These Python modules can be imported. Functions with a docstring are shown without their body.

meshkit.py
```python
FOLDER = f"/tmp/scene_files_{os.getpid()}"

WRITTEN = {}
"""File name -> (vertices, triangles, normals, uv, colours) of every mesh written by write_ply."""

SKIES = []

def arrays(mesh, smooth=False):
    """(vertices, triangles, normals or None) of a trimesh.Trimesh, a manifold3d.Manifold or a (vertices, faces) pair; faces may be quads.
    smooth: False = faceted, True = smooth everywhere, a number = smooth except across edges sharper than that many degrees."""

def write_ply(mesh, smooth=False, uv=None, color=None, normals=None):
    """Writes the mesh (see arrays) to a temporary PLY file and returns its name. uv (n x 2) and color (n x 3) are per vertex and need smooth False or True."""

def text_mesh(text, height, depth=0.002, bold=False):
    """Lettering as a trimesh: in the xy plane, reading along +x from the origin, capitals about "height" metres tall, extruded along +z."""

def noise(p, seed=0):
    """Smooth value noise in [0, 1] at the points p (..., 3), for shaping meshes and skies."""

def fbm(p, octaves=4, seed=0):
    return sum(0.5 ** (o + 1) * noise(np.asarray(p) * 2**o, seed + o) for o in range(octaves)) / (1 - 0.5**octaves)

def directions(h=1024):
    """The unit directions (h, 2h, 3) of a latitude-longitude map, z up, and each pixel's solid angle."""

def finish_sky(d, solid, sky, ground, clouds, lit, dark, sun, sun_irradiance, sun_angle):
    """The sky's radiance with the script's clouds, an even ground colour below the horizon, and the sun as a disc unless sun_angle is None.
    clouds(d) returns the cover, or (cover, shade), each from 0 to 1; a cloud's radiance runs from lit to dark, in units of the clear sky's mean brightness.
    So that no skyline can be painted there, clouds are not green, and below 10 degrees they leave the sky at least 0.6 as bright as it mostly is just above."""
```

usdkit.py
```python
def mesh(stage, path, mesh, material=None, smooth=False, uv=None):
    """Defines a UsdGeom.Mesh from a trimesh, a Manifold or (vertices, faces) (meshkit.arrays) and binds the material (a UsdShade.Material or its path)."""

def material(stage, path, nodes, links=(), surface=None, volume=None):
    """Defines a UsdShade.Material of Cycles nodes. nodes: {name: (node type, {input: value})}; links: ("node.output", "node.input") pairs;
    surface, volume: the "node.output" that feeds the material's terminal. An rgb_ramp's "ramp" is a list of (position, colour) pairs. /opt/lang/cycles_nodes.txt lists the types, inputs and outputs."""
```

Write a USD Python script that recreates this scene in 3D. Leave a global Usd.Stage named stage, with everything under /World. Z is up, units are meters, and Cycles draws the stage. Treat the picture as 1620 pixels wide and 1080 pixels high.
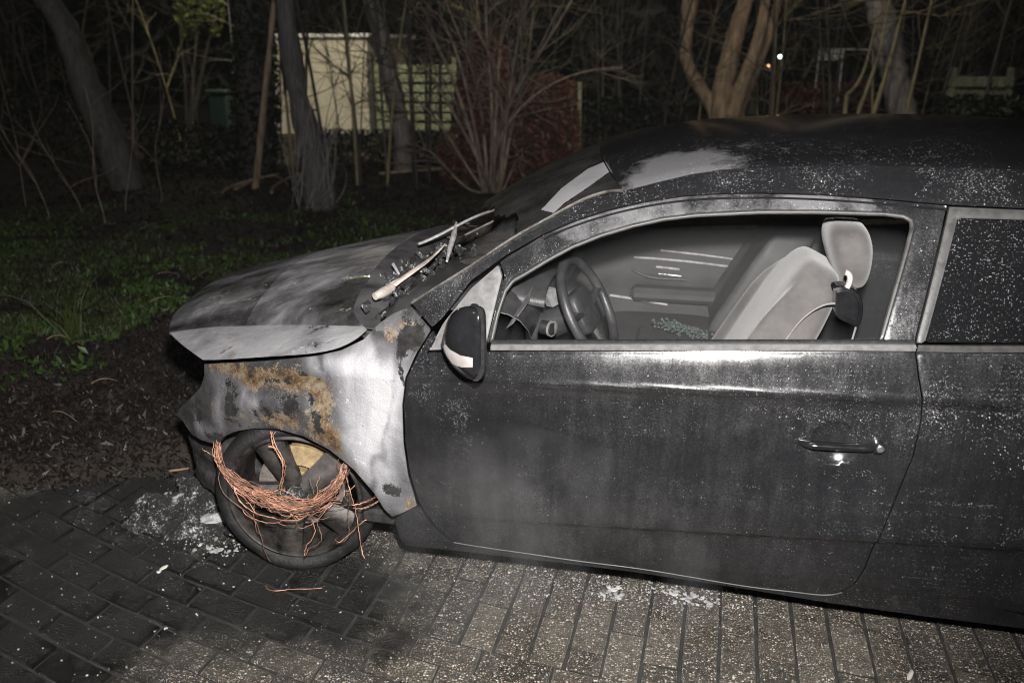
import math, random
import numpy as np, trimesh, shapely, usdkit, meshkit
from shapely.geometry import Polygon, Point, LineString
from scipy.spatial import Delaunay
from scipy.interpolate import PchipInterpolator, CubicSpline
from pxr import Usd, UsdGeom, UsdLux, UsdShade, Sdf, Gf, Vt

stage = Usd.Stage.CreateInMemory()
UsdGeom.SetStageUpAxis(stage, UsdGeom.Tokens.z)
UsdGeom.SetStageMetersPerUnit(stage, 1.0)
UsdGeom.Xform.Define(stage, '/World')
UsdGeom.Scope.Define(stage, '/World/Looks')
rng = np.random.default_rng(7)
random.seed(7)

# ------------------------------------------------------------------ camera, sky, lights, exposure
EYE = np.array([0.0, -2.158, 1.65])
FPX, YAW, PITCH = 1356.0, math.radians(12.6), math.atan(460 / 1356.0)
FWD = np.array([-math.sin(YAW) * math.cos(PITCH), math.cos(YAW) * math.cos(PITCH), -math.sin(PITCH)])
RGT = np.array([math.cos(YAW), math.sin(YAW), 0.0])
UPV = np.cross(RGT, FWD)
cam = UsdGeom.Camera.Define(stage, '/World/camera')
cam.CreateHorizontalApertureAttr(36.0)
cam.CreateVerticalApertureAttr(24.0)
cam.CreateFocalLengthAttr(FPX / 1620 * 36.0)
cam.CreateClippingRangeAttr((0.05, 500.0))
cam.CreateExposureAttr(0.35)
cam.CreateFStopAttr(2.8); cam.CreateFocusDistanceAttr(2.55)
cam.AddTransformOp().Set(Gf.Matrix4d(*RGT, 0, *UPV, 0, *(-FWD), 0, *EYE, 1))

SUN_EL, SUN_ROT = 0.9, math.atan2(-0.5, -0.6)
dome = UsdLux.DomeLight.Define(stage, '/World/sky')
usdkit.material(stage, '/World/Looks/night_sky', {
    'sky': ('sky_texture', {'sky_type': 'single_scattering', 'sun_disc': False, 'sun_elevation': SUN_EL, 'sun_rotation': SUN_ROT}),
    'bg': ('background_shader', {'strength': 0.00022})}, [('sky.color', 'bg.color')], surface='bg.background')
UsdShade.MaterialBindingAPI.Apply(dome.GetPrim()).Bind(UsdShade.Material.Get(stage, '/World/Looks/night_sky'))
dome.GetPrim().SetCustomDataByKey('kind', 'structure')

def look_xform(prim, pos, target):
    z = -(np.asarray(target, float) - pos); z /= np.linalg.norm(z)
    x = np.cross([0, 0, 1.0], z); x /= np.linalg.norm(x)
    y = np.cross(z, x)
    UsdGeom.Xformable(prim).AddTransformOp().Set(Gf.Matrix4d(*x, 0, *y, 0, *z, 0, *map(float, pos), 1))

night_fill = UsdLux.DistantLight.Define(stage, '/World/fill_light')       # faint fill added for the dark background, from behind the camera
night_fill.CreateIntensityAttr(0.03); night_fill.CreateAngleAttr(0.5); night_fill.CreateNormalizeAttr(True); night_fill.CreateColorAttr(Gf.Vec3f(1.0, 0.97, 0.92))
sd = np.array([math.sin(SUN_ROT) * math.cos(SUN_EL), math.cos(SUN_ROT) * math.cos(SUN_EL), math.sin(SUN_EL)])
look_xform(night_fill, sd * 30, (0, 0, 0))

flash = UsdLux.SphereLight.Define(stage, '/World/photographer_flash')   # the flash that lights the photographed night scene
flash.CreateRadiusAttr(0.035); flash.CreateNormalizeAttr(True); flash.CreateColorAttr(Gf.Vec3f(1.0, 0.975, 0.95))
FLASH = EYE + 0.05 * RGT + 0.22 * UPV
flash.CreateIntensityAttr(210.0)
sh = UsdLux.ShapingAPI.Apply(flash.GetPrim()); sh.CreateShapingConeAngleAttr(45.0); sh.CreateShapingConeSoftnessAttr(0.66)
look_xform(flash, FLASH, EYE + FWD * 3 - RGT * 0.18 + UPV * 0.14)

lamp = UsdLux.SphereLight.Define(stage, '/World/street_light')    # street lamp beyond the trees, above the frame
lamp.CreateRadiusAttr(0.12); lamp.CreateNormalizeAttr(True); lamp.CreateColorAttr(Gf.Vec3f(1.0, 0.92, 0.74)); lamp.CreateIntensityAttr(200.0)
ls = UsdLux.ShapingAPI.Apply(lamp.GetPrim()); ls.CreateShapingConeAngleAttr(55.0); ls.CreateShapingConeSoftnessAttr(0.6)   # cone aimed at the wall, keeping the light off the windscreen
look_xform(lamp, np.array([-5.6, 9.6, 4.6]), (-6.3, 14.2, 0.7))

lampb = UsdLux.SphereLight.Define(stage, '/World/street_light_001')    # second, unseen street lamp, added to light fence, hedge and forked tree
lampb.CreateRadiusAttr(0.12); lampb.CreateNormalizeAttr(True); lampb.CreateColorAttr(Gf.Vec3f(1.0, 0.88, 0.66)); lampb.CreateIntensityAttr(75.0)
lb_ = UsdLux.ShapingAPI.Apply(lampb.GetPrim()); lb_.CreateShapingConeAngleAttr(62.0); lb_.CreateShapingConeSoftnessAttr(0.7)
look_xform(lampb, np.array([0.2, 6.8, 5.6]), (0.6, 11.4, 0.6))

# ------------------------------------------------------------------ helpers
names = set()
def numbered(parent, name):
    p = f'{parent}/{name}'
    if p not in names:
        names.add(p); return p
    k = 1
    while f'{p}_{k:03d}' in names: k += 1
    names.add(f'{p}_{k:03d}'); return f'{p}_{k:03d}'
def tag(prim, label=None, cat=None, group=None, kind=None):
    prim = prim.GetPrim() if hasattr(prim, 'GetPrim') else prim
    for k, v in (('label', label), ('category', cat), ('group', group), ('kind', kind)):
        if v: prim.SetCustomDataByKey(k, v)
    return prim
def thing(name, label, cat, loc=(0, 0, 0), rz=0.0, group=None):
    x = UsdGeom.Xform.Define(stage, numbered('/World', name))
    x.AddTranslateOp().Set(tuple(map(float, loc)))
    if rz: x.AddRotateZOp().Set(float(rz))
    return tag(x, label, cat, group)
def path_of(parent):
    return '/World' if parent is None else str(parent.GetPath())
def obj(name, mesh, mat, parent=None, smooth=False, mask=None, label=None, kind=None):
    """one Mesh prim; mask(v) -> (n,3) is written as the per-vertex primvar 'mask' (ash, rust, wet)"""
    nrm = getattr(mesh, 'metadata', {}).get('nrm')
    v, f, n = meshkit.arrays(mesh, False if nrm is not None else smooth)
    n = nrm if nrm is not None else n
    path = numbered(path_of(parent), name)
    m = usdkit.mesh(stage, path, (v, f), M[mat] if isinstance(mat, str) else mat)
    if n is not None:
        m.CreateNormalsAttr(Vt.Vec3fArray.FromNumpy(n.astype(np.float32))); m.SetNormalsInterpolation('vertex')
    if mask is not None:
        c = np.clip(mask(v), 0, 1).astype(np.float32)
        UsdGeom.PrimvarsAPI(m).CreatePrimvar('mask', Sdf.ValueTypeNames.Color3fArray, 'vertex').Set(Vt.Vec3fArray.FromNumpy(c))
    if label: tag(m, label)
    if kind: tag(m, kind=kind)
    return m.GetPrim()
def single(name, mesh, mat, label, cat, smooth=False, group=None, kind=None):
    return tag(obj(name, mesh, mat, None, smooth), label, cat, group, kind)

def ray(px, py):
    return FWD + RGT * (px - 810) / FPX - UPV * (py - 540) / FPX
def on_z(px, py, z):
    d = ray(px, py); return EYE + d * (z - EYE[2]) / d[2]
def on_y(px, py, y):
    d = ray(px, py); return EYE + d * (y - EYE[1]) / d[1]
def sstep(a, b, x):
    t = np.clip((np.asarray(x, float) - a) / (b - a), 0, 1); return t * t * (3 - 2 * t)
def join(parts):
    parts = [trimesh.Trimesh(p.vertices, p.faces, process=False) for p in parts]
    return trimesh.util.concatenate(parts)
def tube(pts, radii, sides=8, caps=True, squash=None):
    p = np.asarray(pts, float); n = len(p)
    r = np.broadcast_to(np.asarray(radii, float), (n,))
    t = np.gradient(p, axis=0); t /= np.linalg.norm(t, axis=1, keepdims=True) + 1e-12
    ref = np.array([0, 0, 1.0]) if abs(t[:, 2]).mean() < 0.8 else np.array([1.0, 0, 0])
    a = np.cross(t, ref); a /= np.linalg.norm(a, axis=1, keepdims=True) + 1e-12
    b = np.cross(t, a)
    ang = np.arange(sides) * 2 * np.pi / sides
    sq = 1.0 if squash is None else squash
    v = p[:, None] + r[:, None, None] * (np.cos(ang)[None, :, None] * a[:, None] + sq * np.sin(ang)[None, :, None] * b[:, None])
    i, j = np.meshgrid(np.arange(n - 1), np.arange(sides), indexing='ij')
    j2 = (j + 1) % sides
    q = np.stack([i * sides + j, i * sides + j2, (i + 1) * sides + j2, (i + 1) * sides + j], -1).reshape(-1, 4)
    f = [q[:, [0, 2, 1]], q[:, [0, 3, 2]]]
    v = v.reshape(-1, 3)
    if caps:
        v = np.vstack([v, p[0], p[-1]])
        k = np.arange(sides); k2 = (k + 1) % sides
        f.append(np.stack([np.full(sides, n * sides), k, k2], 1))
        f.append(np.stack([np.full(sides, n * sides + 1), (n - 1) * sides + k2, (n - 1) * sides + k], 1))
    return trimesh.Trimesh(v, np.vstack(f), process=False)
def spline(pts, n):
    p = np.asarray(pts, float)
    s = np.r_[0, np.cumsum(np.linalg.norm(np.diff(p, axis=0), axis=1))]
    return CubicSpline(s, p)(np.linspace(0, s[-1], n))
def box(size, loc=(0, 0, 0), bev=0.0):
    if bev:
        import manifold3d as m3
        s = np.array(size) / 2
        pts = []
        for sx in (-1, 1):
            for sy in (-1, 1):
                for sz in (-1, 1):
                    c = np.array([sx, sy, sz])
                    for k in range(3):
                        q = c * (s - bev); q[k] = c[k] * s[k]; pts.append(q)
        mf = m3.Manifold.hull_points(np.array(pts)).to_mesh()
        m = trimesh.Trimesh(mf.vert_properties[:, :3], mf.tri_verts, process=False)
    else:
        m = trimesh.creation.box(size)
    m.apply_translation(loc); return m
def soft(size, power=0.35, sub=4):
    """rounded cushion shape: a superellipsoid of the given full size"""
    m = trimesh.creation.icosphere(sub, 1.0)
    v = m.vertices
    s = np.sign(v) * np.abs(v) ** power
    s /= np.linalg.norm(s, axis=1, keepdims=True) ** 0  # keep cube-ish
    k = (np.abs(s) ** (2 / power)).sum(1, keepdims=True) ** (power / 2)
    m.vertices = s / k * np.array(size) / 2
    return m
def gridmesh(P, th=None, flip=False):
    """P (nu, nv, 3) -> sheet, with thickness th (vector or scalar along -normal) if given"""
    P = np.asarray(P, float); nu, nv = P.shape[:2]
    i, j = np.meshgrid(np.arange(nu - 1), np.arange(nv - 1), indexing='ij')
    a, b, c, d = i * nv + j, i * nv + j + 1, (i + 1) * nv + j + 1, (i + 1) * nv + j
    q = np.stack([a, b, c, d], -1).reshape(-1, 4)
    f = np.vstack([q[:, [0, 1, 2]], q[:, [0, 2, 3]]])
    if flip: f = f[:, ::-1]
    v = P.reshape(-1, 3)
    if th is None: return trimesh.Trimesh(v, f, process=False)
    off = np.asarray(th, float)
    n = len(v)
    rim = np.r_[np.arange(nv), np.arange(1, nu) * nv + nv - 1, (nu - 1) * nv + np.arange(nv - 2, -1, -1), np.arange(nu - 2, 0, -1) * nv]
    r2 = np.roll(rim, -1)
    s = np.vstack([np.stack([rim, r2, r2 + n], 1), np.stack([rim, r2 + n, rim + n], 1)])
    if not flip: s = s[:, ::-1]
    return trimesh.Trimesh(np.vstack([v, v + off]), np.vstack([f, f[:, ::-1] + n, s]), process=False)
def resample(line, step):
    L = line.length; n = max(8, int(L / step))
    return np.array([line.interpolate(L * k / n).coords[0] for k in range(n)])
def panel(poly, yfun, th=0.012, res=0.014, edge=0.004, roll=0.0025, noise=0.0):
    """sheet-metal panel: outline poly in (x, z) laid on the surface y = yfun(x, z), edges rolled in, with thickness"""
    if poly.geom_type != 'Polygon': poly = max(poly.geoms, key=lambda g: g.area)
    pts = [resample(poly.exterior, min(res, 0.012))] + [resample(i, min(res, 0.012)) for i in poly.interiors]
    inner = poly.buffer(-edge)
    for g in getattr(inner, 'geoms', [inner]):
        if g.is_empty: continue
        pts += [resample(g.exterior, min(res, 0.012))] + [resample(i, min(res, 0.012)) for i in g.interiors]
    deep = poly.buffer(-edge - res * 0.45)
    x0, z0, x1, z1 = poly.bounds
    gx, gz = np.meshgrid(np.arange(x0, x1, res), np.arange(z0, z1, res * 0.8))
    g = np.stack([gx.ravel(), gz.ravel()], 1)
    pts.append(g[shapely.contains_xy(deep, g[:, 0], g[:, 1])])
    p = np.vstack(pts); p = np.unique(np.round(p, 6), axis=0)
    t = Delaunay(p).simplices
    c = p[t].mean(1)
    area = np.abs(np.cross(p[t[:, 1]] - p[t[:, 0]], p[t[:, 2]] - p[t[:, 0]]))
    t = t[shapely.contains_xy(poly, c[:, 0], c[:, 1]) & (area > 1e-9)]
    # orient: normal towards -y
    cr = np.cross(p[t[:, 1]] - p[t[:, 0]], p[t[:, 2]] - p[t[:, 0]])
    t = np.where((cr > 0)[:, None], t, t[:, ::-1])      # counter-clockwise in (x,z) faces -y
    def Y(q):
        d = shapely.distance(poly.boundary, shapely.points(q))
        return yfun(q[:, 0], q[:, 1]) + roll * np.clip(1 - d / edge, 0, 1) ** 2
    y = Y(p); e_ = 0.002
    gx_ = (Y(p + [e_, 0]) - Y(p - [e_, 0])) / (2 * e_); gz_ = (Y(p + [0, e_]) - Y(p - [0, e_])) / (2 * e_)
    nr = np.stack([gx_, -np.ones(len(p)), gz_], 1); nr /= np.linalg.norm(nr, axis=1, keepdims=True)
    v = np.stack([p[:, 0], y, p[:, 1]], 1)
    n = len(v)
    eo = np.vstack([t[:, [0, 1]], t[:, [1, 2]], t[:, [2, 0]]]); e = np.sort(eo, 1)
    u, ix, cnt = np.unique(e[:, 0] * n + e[:, 1], return_index=True, return_counts=True)
    b = eo[ix[cnt == 1]]; nb = len(b)
    back = v + [0, th, 0]
    side = v[b[:, 1]] - v[b[:, 0]]; sn = np.stack([side[:, 2], np.zeros(nb), -side[:, 0]], 1); sn /= np.linalg.norm(sn, axis=1, keepdims=True) + 1e-12
    sv = np.vstack([v[b[:, 0]], v[b[:, 1]], back[b[:, 0]], back[b[:, 1]]]); k = 2 * n + np.arange(nb)
    f = np.vstack([t, t[:, ::-1] + n, np.stack([k, k + 3 * nb, k + nb], 1), np.stack([k, k + 2 * nb, k + 3 * nb], 1)])
    m = trimesh.Trimesh(np.vstack([v, back, sv]), f, process=False)
    m.metadata['nrm'] = np.vstack([nr, -nr, sn, sn, sn, sn])
    return m
CARW = 1.76; YC = CARW / 2
def mirror(m):
    v = np.array(m.vertices); v[:, 1] = CARW - v[:, 1]
    o = trimesh.Trimesh(v, m.faces[:, ::-1], process=False)
    if 'nrm' in m.metadata: o.metadata['nrm'] = m.metadata['nrm'] * [1, -1, 1]
    return o

# ------------------------------------------------------------------ materials
M = {}
def mat(name, nodes, links, surface='p.BSDF', volume=None):
    M[name] = usdkit.material(stage, '/World/Looks/' + name, nodes, links, surface=surface, volume=volume); return M[name]
def simple(name, col, rough=0.6, metal=0.0, spec=0.5, var=0.25, scale=30.0, bump=0.0, bscale=None, **kw):
    """principled with noise-varied colour and roughness"""
    c = np.array(col, float)
    nodes = {'g': ('geometry', {}), 'n': ('noise_texture', {'scale': scale, 'detail': 5.0, 'roughness': 0.65}),
             'r': ('rgb_ramp', {'ramp': [(0.3, tuple(c * (1 - var))), (0.7, tuple(np.minimum(c * (1 + var), 1)))]}),
             'rr': ('map_range', {'from_min': 0.3, 'from_max': 0.7, 'to_min': max(rough - 0.1, 0.02), 'to_max': min(rough + 0.1, 1.0)}),
             'p': ('principled_bsdf', {'metallic': metal, 'specular_ior_level': spec, **kw})}
    links = [('g.position', 'n.vector'), ('n.fac', 'r.fac'), ('r.color', 'p.base_color'), ('n.fac', 'rr.value'), ('rr.result', 'p.roughness')]
    if bump:
        nodes['bn'] = ('noise_texture', {'scale': bscale or scale * 3, 'detail': 4.0})
        nodes['b'] = ('bump', {'strength': 1.0, 'distance': bump})
        links += [('g.position', 'bn.vector'), ('bn.fac', 'b.height'), ('b.normal', 'p.normal')]
    return mat(name, nodes, links)

def wet_layer(nodes, links, base_sock, rough_sock, wet_sock):
    """water beads: two sizes of voronoi cells, randomly filled, clumped, more of them where wet_sock is high"""
    nodes.update({'dn': ('noise_texture', {'scale': 7.0, 'detail': 6.0, 'roughness': 0.65}), 'dnm': ('map_range', {'from_min': 0.42, 'from_max': 0.62, 'to_min': 0.06, 'to_max': 1.0}),
                  'bb': ('math', {'math_type': 'multiply'}), 'dmx': ('math', {'math_type': 'maximum'}),
                  'dc': ('mix_color', {'b': (0.38, 0.38, 0.395)}), 'drough': ('mix_float', {'b': 0.16})})  # beads coloured pale grey, which paints in their glints
    links += [('g.position', 'dn.vector'), ('dn.fac', 'dnm.value'), (wet_sock, 'bb.value1'), ('dnm.result', 'bb.value2')]
    for k, (sc, frac, lo, hi) in enumerate(((170.0, 0.30, 0.05, 0.34), (360.0, 0.70, 0.08, 0.40))):
        nodes.update({f'vd{k}': ('voronoi_texture', {'scale': sc}), f'vs{k}': ('separate_color', {}), f'fr{k}': ('math', {'math_type': 'multiply', 'value2': frac}), f'on{k}': ('math', {'math_type': 'less_than'}),
                      f'rd{k}': ('map_range', {'to_min': lo, 'to_max': hi}), f'df{k}': ('math', {'math_type': 'subtract'}), f'sf{k}': ('map_range', {'from_min': 0.0, 'from_max': 0.10}), f'dm{k}': ('math', {'math_type': 'multiply'})})
        links += [('g.position', f'vd{k}.vector'), (f'vd{k}.color', f'vs{k}.color'), ('bb.value', f'fr{k}.value1'), (f'vs{k}.g', f'on{k}.value1'), (f'fr{k}.value', f'on{k}.value2'),
                  (f'vs{k}.r', f'rd{k}.value'), (f'rd{k}.result', f'df{k}.value1'), (f'vd{k}.distance', f'df{k}.value2'), (f'df{k}.value', f'sf{k}.value'), (f'sf{k}.result', f'dm{k}.value1'), (f'on{k}.value', f'dm{k}.value2'),
                  (f'dm{k}.value', f'dmx.value{k + 1}')]
    links += [(base_sock, 'dc.a'), ('dmx.value', 'dc.fac'), ('dc.result', 'p.base_color'), (rough_sock, 'drough.a'), ('dmx.value', 'drough.fac'), ('drough.result', 'p.roughness'), ('dmx.value', 'bp.height'), ('bp.normal', 'p.normal')]

# sooty black paint: mask r = thin film of soot and dried foam, g = pale patches, partly ash, partly flash glare put into the colour, b = water beads
nodes = {'g': ('geometry', {}), 'at': ('attribute', {'attribute': 'mask'}), 'sep': ('separate_color', {}),
         'n1': ('noise_texture', {'scale': 11.0, 'detail': 9.0, 'roughness': 0.7}), 'n2': ('noise_texture', {'scale': 210.0, 'detail': 3.0, 'roughness': 0.7}),
         'mp': ('mapping', {'scale': (34.0, 34.0, 2.2)}), 'n3': ('noise_texture', {'scale': 1.0, 'detail': 7.0, 'roughness': 0.68}),
         's1': ('map_range', {'from_min': 0.34, 'from_max': 0.66, 'to_min': 0.35, 'to_max': 1.1}), 's3': ('map_range', {'from_min': 0.38, 'from_max': 0.68, 'to_min': 0.60, 'to_max': 1.20}), 's2': ('map_range', {'from_min': 0.35, 'from_max': 0.65, 'to_min': 0.45, 'to_max': 1.4}),
         'm1': ('math', {'math_type': 'multiply'}), 'm2': ('math', {'math_type': 'multiply'}), 'fl': ('math', {'math_type': 'multiply', 'use_clamp': True}),
         'c': ('mix_color', {'a': (0.0075, 0.0075, 0.0085), 'b': (0.037, 0.0366, 0.038)}),
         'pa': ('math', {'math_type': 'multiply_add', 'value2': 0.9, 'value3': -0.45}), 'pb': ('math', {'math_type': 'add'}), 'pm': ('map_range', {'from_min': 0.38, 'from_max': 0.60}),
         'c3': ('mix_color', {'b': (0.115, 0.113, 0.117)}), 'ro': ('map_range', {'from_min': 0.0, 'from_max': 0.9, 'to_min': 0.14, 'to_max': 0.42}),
         'bp': ('bump', {'strength': 0.5, 'distance': 0.0012}),
         'p': ('principled_bsdf', {'specular_ior_level': 0.6, 'coat_weight': 0.35, 'coat_roughness': 0.16})}
links = [('g.position', 'n1.vector'), ('g.position', 'n2.vector'), ('g.position', 'mp.vector'), ('mp.vector', 'n3.vector'), ('at.color', 'sep.color'),
         ('n1.fac', 's1.value'), ('n3.fac', 's3.value'), ('n2.fac', 's2.value'), ('s1.result', 'm1.value1'), ('s3.result', 'm1.value2'), ('m1.value', 'm2.value1'), ('s2.result', 'm2.value2'), ('m2.value', 'fl.value1'), ('sep.r', 'fl.value2'),
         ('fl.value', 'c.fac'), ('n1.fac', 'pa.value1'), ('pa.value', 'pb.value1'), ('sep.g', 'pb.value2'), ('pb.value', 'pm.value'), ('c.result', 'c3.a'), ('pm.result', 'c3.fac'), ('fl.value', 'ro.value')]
wet_layer(nodes, links, 'c3.result', 'ro.result', 'sep.b')
mat('sooty_black_paint', nodes, links)

# burnt bare metal: r = how pale the ash/oxide and the painted-in sheen are (smooth), g = rust and heat tint (flaking edge), b = soot (flaking edge)
nodes = {'g': ('geometry', {}), 'at': ('attribute', {'attribute': 'mask'}), 'sep': ('separate_color', {}), 'zero': ('value', {'value': 0.02}),
         'wn': ('noise_texture', {'scale': 4.0, 'detail': 3.0}), 'wsub': ('vector_math', {'math_type': 'scale', 'scale': 0.22}), 'wadd': ('vector_math', {'math_type': 'add'}), 'mp': ('mapping', {'scale': (11.0, 11.0, 4.0)}),
         'n1': ('noise_texture', {'scale': 1.0, 'detail': 7.0, 'roughness': 0.55}), 'n2': ('noise_texture', {'scale': 190.0, 'detail': 5.0, 'roughness': 0.75}), 'n4': ('noise_texture', {'scale': 24.0, 'detail': 9.0, 'roughness': 0.7}), 'n5': ('noise_texture', {'scale': 9.0, 'detail': 8.0, 'roughness': 0.65}),
         'ashf': ('math', {'math_type': 'multiply_add', 'value2': 0.95}), 'ashr': ('math', {'math_type': 'multiply_add', 'value2': 0.80, 'value3': -0.475}), 'ashx': ('math', {'math_type': 'multiply_add', 'value2': 0.22}),
         'ashc': ('rgb_ramp', {'ramp': [(0.0, (0.018, 0.018, 0.018)), (0.22, (0.060, 0.059, 0.060)), (0.45, (0.145, 0.143, 0.150)), (0.65, (0.26, 0.257, 0.268)), (0.85, (0.40, 0.395, 0.412)), (1.0, (0.48, 0.475, 0.488))]}),
         'rustc': ('rgb_ramp', {'ramp': [(0.36, (0.022, 0.012, 0.009)), (0.44, (0.065, 0.036, 0.022)), (0.50, (0.16, 0.105, 0.058)), (0.55, (0.22, 0.175, 0.12)), (0.62, (0.25, 0.225, 0.19))]}),
         'sootc': ('rgb_ramp', {'ramp': [(0.40, (0.007, 0.007, 0.007)), (0.62, (0.032, 0.029, 0.027))]}),
         'e4': ('math', {'math_type': 'multiply_add', 'value2': 2.2, 'value3': -1.1}), 'e2': ('math', {'math_type': 'multiply_add', 'value2': 1.2, 'value3': -0.6}), 'e': ('math', {'math_type': 'add'}),
         'r0': ('math', {'math_type': 'add'}), 'r1': ('map_range', {'from_min': 0.40, 'from_max': 0.62}), 's0': ('math', {'math_type': 'subtract'}), 's1': ('map_range', {'from_min': 0.44, 'from_max': 0.53}),
         'rmix': ('mix_float', {'fac': 0.35}), 'c1': ('mix_color', {}), 'c2': ('mix_color', {}), 'edge': ('math', {'math_type': 'multiply_add', 'value2': -0.7, 'value3': 0.0}), 'hh': ('math', {'math_type': 'multiply_add', 'value2': 0.25}),
         'ro': ('map_range', {'from_min': 0.0, 'from_max': 1.0, 'to_min': 0.34, 'to_max': 0.62}), 'bp': ('bump', {'strength': 0.55, 'distance': 0.0011}), 'p': ('principled_bsdf', {'specular_ior_level': 0.5, 'metallic': 0.12})}
links = [('g.position', 'wn.vector'), ('wn.color', 'wsub.vector1'), ('g.position', 'wadd.vector1'), ('wsub.vector', 'wadd.vector2'), ('wadd.vector', 'mp.vector'), ('mp.vector', 'n1.vector'), ('g.position', 'n2.vector'), ('g.position', 'n4.vector'), ('wadd.vector', 'n5.vector'), ('at.color', 'sep.color'),
         ('n1.fac', 'ashr.value1'), ('sep.r', 'ashf.value1'), ('ashr.value', 'ashf.value3'), ('n2.fac', 'ashx.value1'), ('ashf.value', 'ashx.value3'), ('ashx.value', 'ashc.fac'),
         ('n4.fac', 'e4.value1'), ('n2.fac', 'e2.value1'), ('e4.value', 'e.value1'), ('e2.value', 'e.value2'), ('sep.g', 'r0.value1'), ('e.value', 'r0.value2'), ('r0.value', 'r1.value'), ('sep.b', 's0.value1'), ('e.value', 's0.value2'), ('s0.value', 's1.value'),
         ('n4.fac', 'rmix.a'), ('n2.fac', 'rmix.b'), ('rmix.result', 'rustc.fac'), ('n4.fac', 'sootc.fac'),
         ('ashc.color', 'c1.a'), ('rustc.color', 'c1.b'), ('r1.result', 'c1.fac'), ('c1.result', 'c2.a'), ('sootc.color', 'c2.b'), ('s1.result', 'c2.fac'), ('c2.result', 'p.base_color'), ('s1.result', 'ro.value'), ('ro.result', 'p.roughness'),
         ('n2.fac', 'hh.value1'), ('s1.result', 'edge.value1'), ('edge.value', 'hh.value3'), ('hh.value', 'bp.height'), ('bp.normal', 'p.normal')]
mat('burnt_metal', nodes, links)

simple('black_plastic', (0.018, 0.018, 0.019), 0.38, bump=0.0006, scale=60)
simple('gloss_black', (0.010, 0.010, 0.011), 0.18, scale=20, coat_weight=0.5, coat_roughness=0.1)
simple('grey_trim', (0.048, 0.047, 0.046), 0.5, scale=40, var=0.35, bump=0.0005)
simple('pale_trim', (0.12, 0.118, 0.118), 0.45, scale=40, var=0.3)
simple('bright_metal', (0.55, 0.54, 0.52), 0.28, metal=0.9, scale=50)
simple('char', (0.016, 0.015, 0.015), 0.75, scale=18, var=0.7, bump=0.006, bscale=45)
simple('cowl_char', (0.065, 0.058, 0.052), 0.5, scale=16, var=0.75, bump=0.004, bscale=60)
simple('cowl_grey', (0.06, 0.058, 0.06), 0.45, scale=9, var=0.55, bump=0.001)
simple('scorched_bar', (0.42, 0.36, 0.32), 0.5, scale=25, var=0.4, bump=0.0015)
simple('pale_bar', (0.36, 0.35, 0.35), 0.4, scale=35, var=0.45, bump=0.0015)
mat('tyre_rubber', {'g': ('geometry', {}), 'n': ('noise_texture', {'scale': 14.0, 'detail': 9.0, 'roughness': 0.72}), 'n2': ('noise_texture', {'scale': 110.0, 'detail': 5.0, 'roughness': 0.7}),
    'r': ('rgb_ramp', {'ramp': [(0.44, (0.006, 0.006, 0.0062)), (0.56, (0.012, 0.012, 0.012)), (0.64, (0.03, 0.0295, 0.028)), (0.74, (0.08, 0.078, 0.074))]}), 'b': ('bump', {'strength': 0.9, 'distance': 0.004}), 'p': ('principled_bsdf', {'roughness': 0.6})},
    [('g.position', 'n.vector'), ('g.position', 'n2.vector'), ('n.fac', 'r.fac'), ('r.color', 'p.base_color'), ('n2.fac', 'b.height'), ('b.normal', 'p.normal')])
simple('sooty_copper', (0.17, 0.095, 0.068), 0.55, metal=0.2, scale=30, var=0.9); simple('burnt_wire', (0.035, 0.026, 0.022), 0.7, scale=30, var=0.6)
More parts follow.
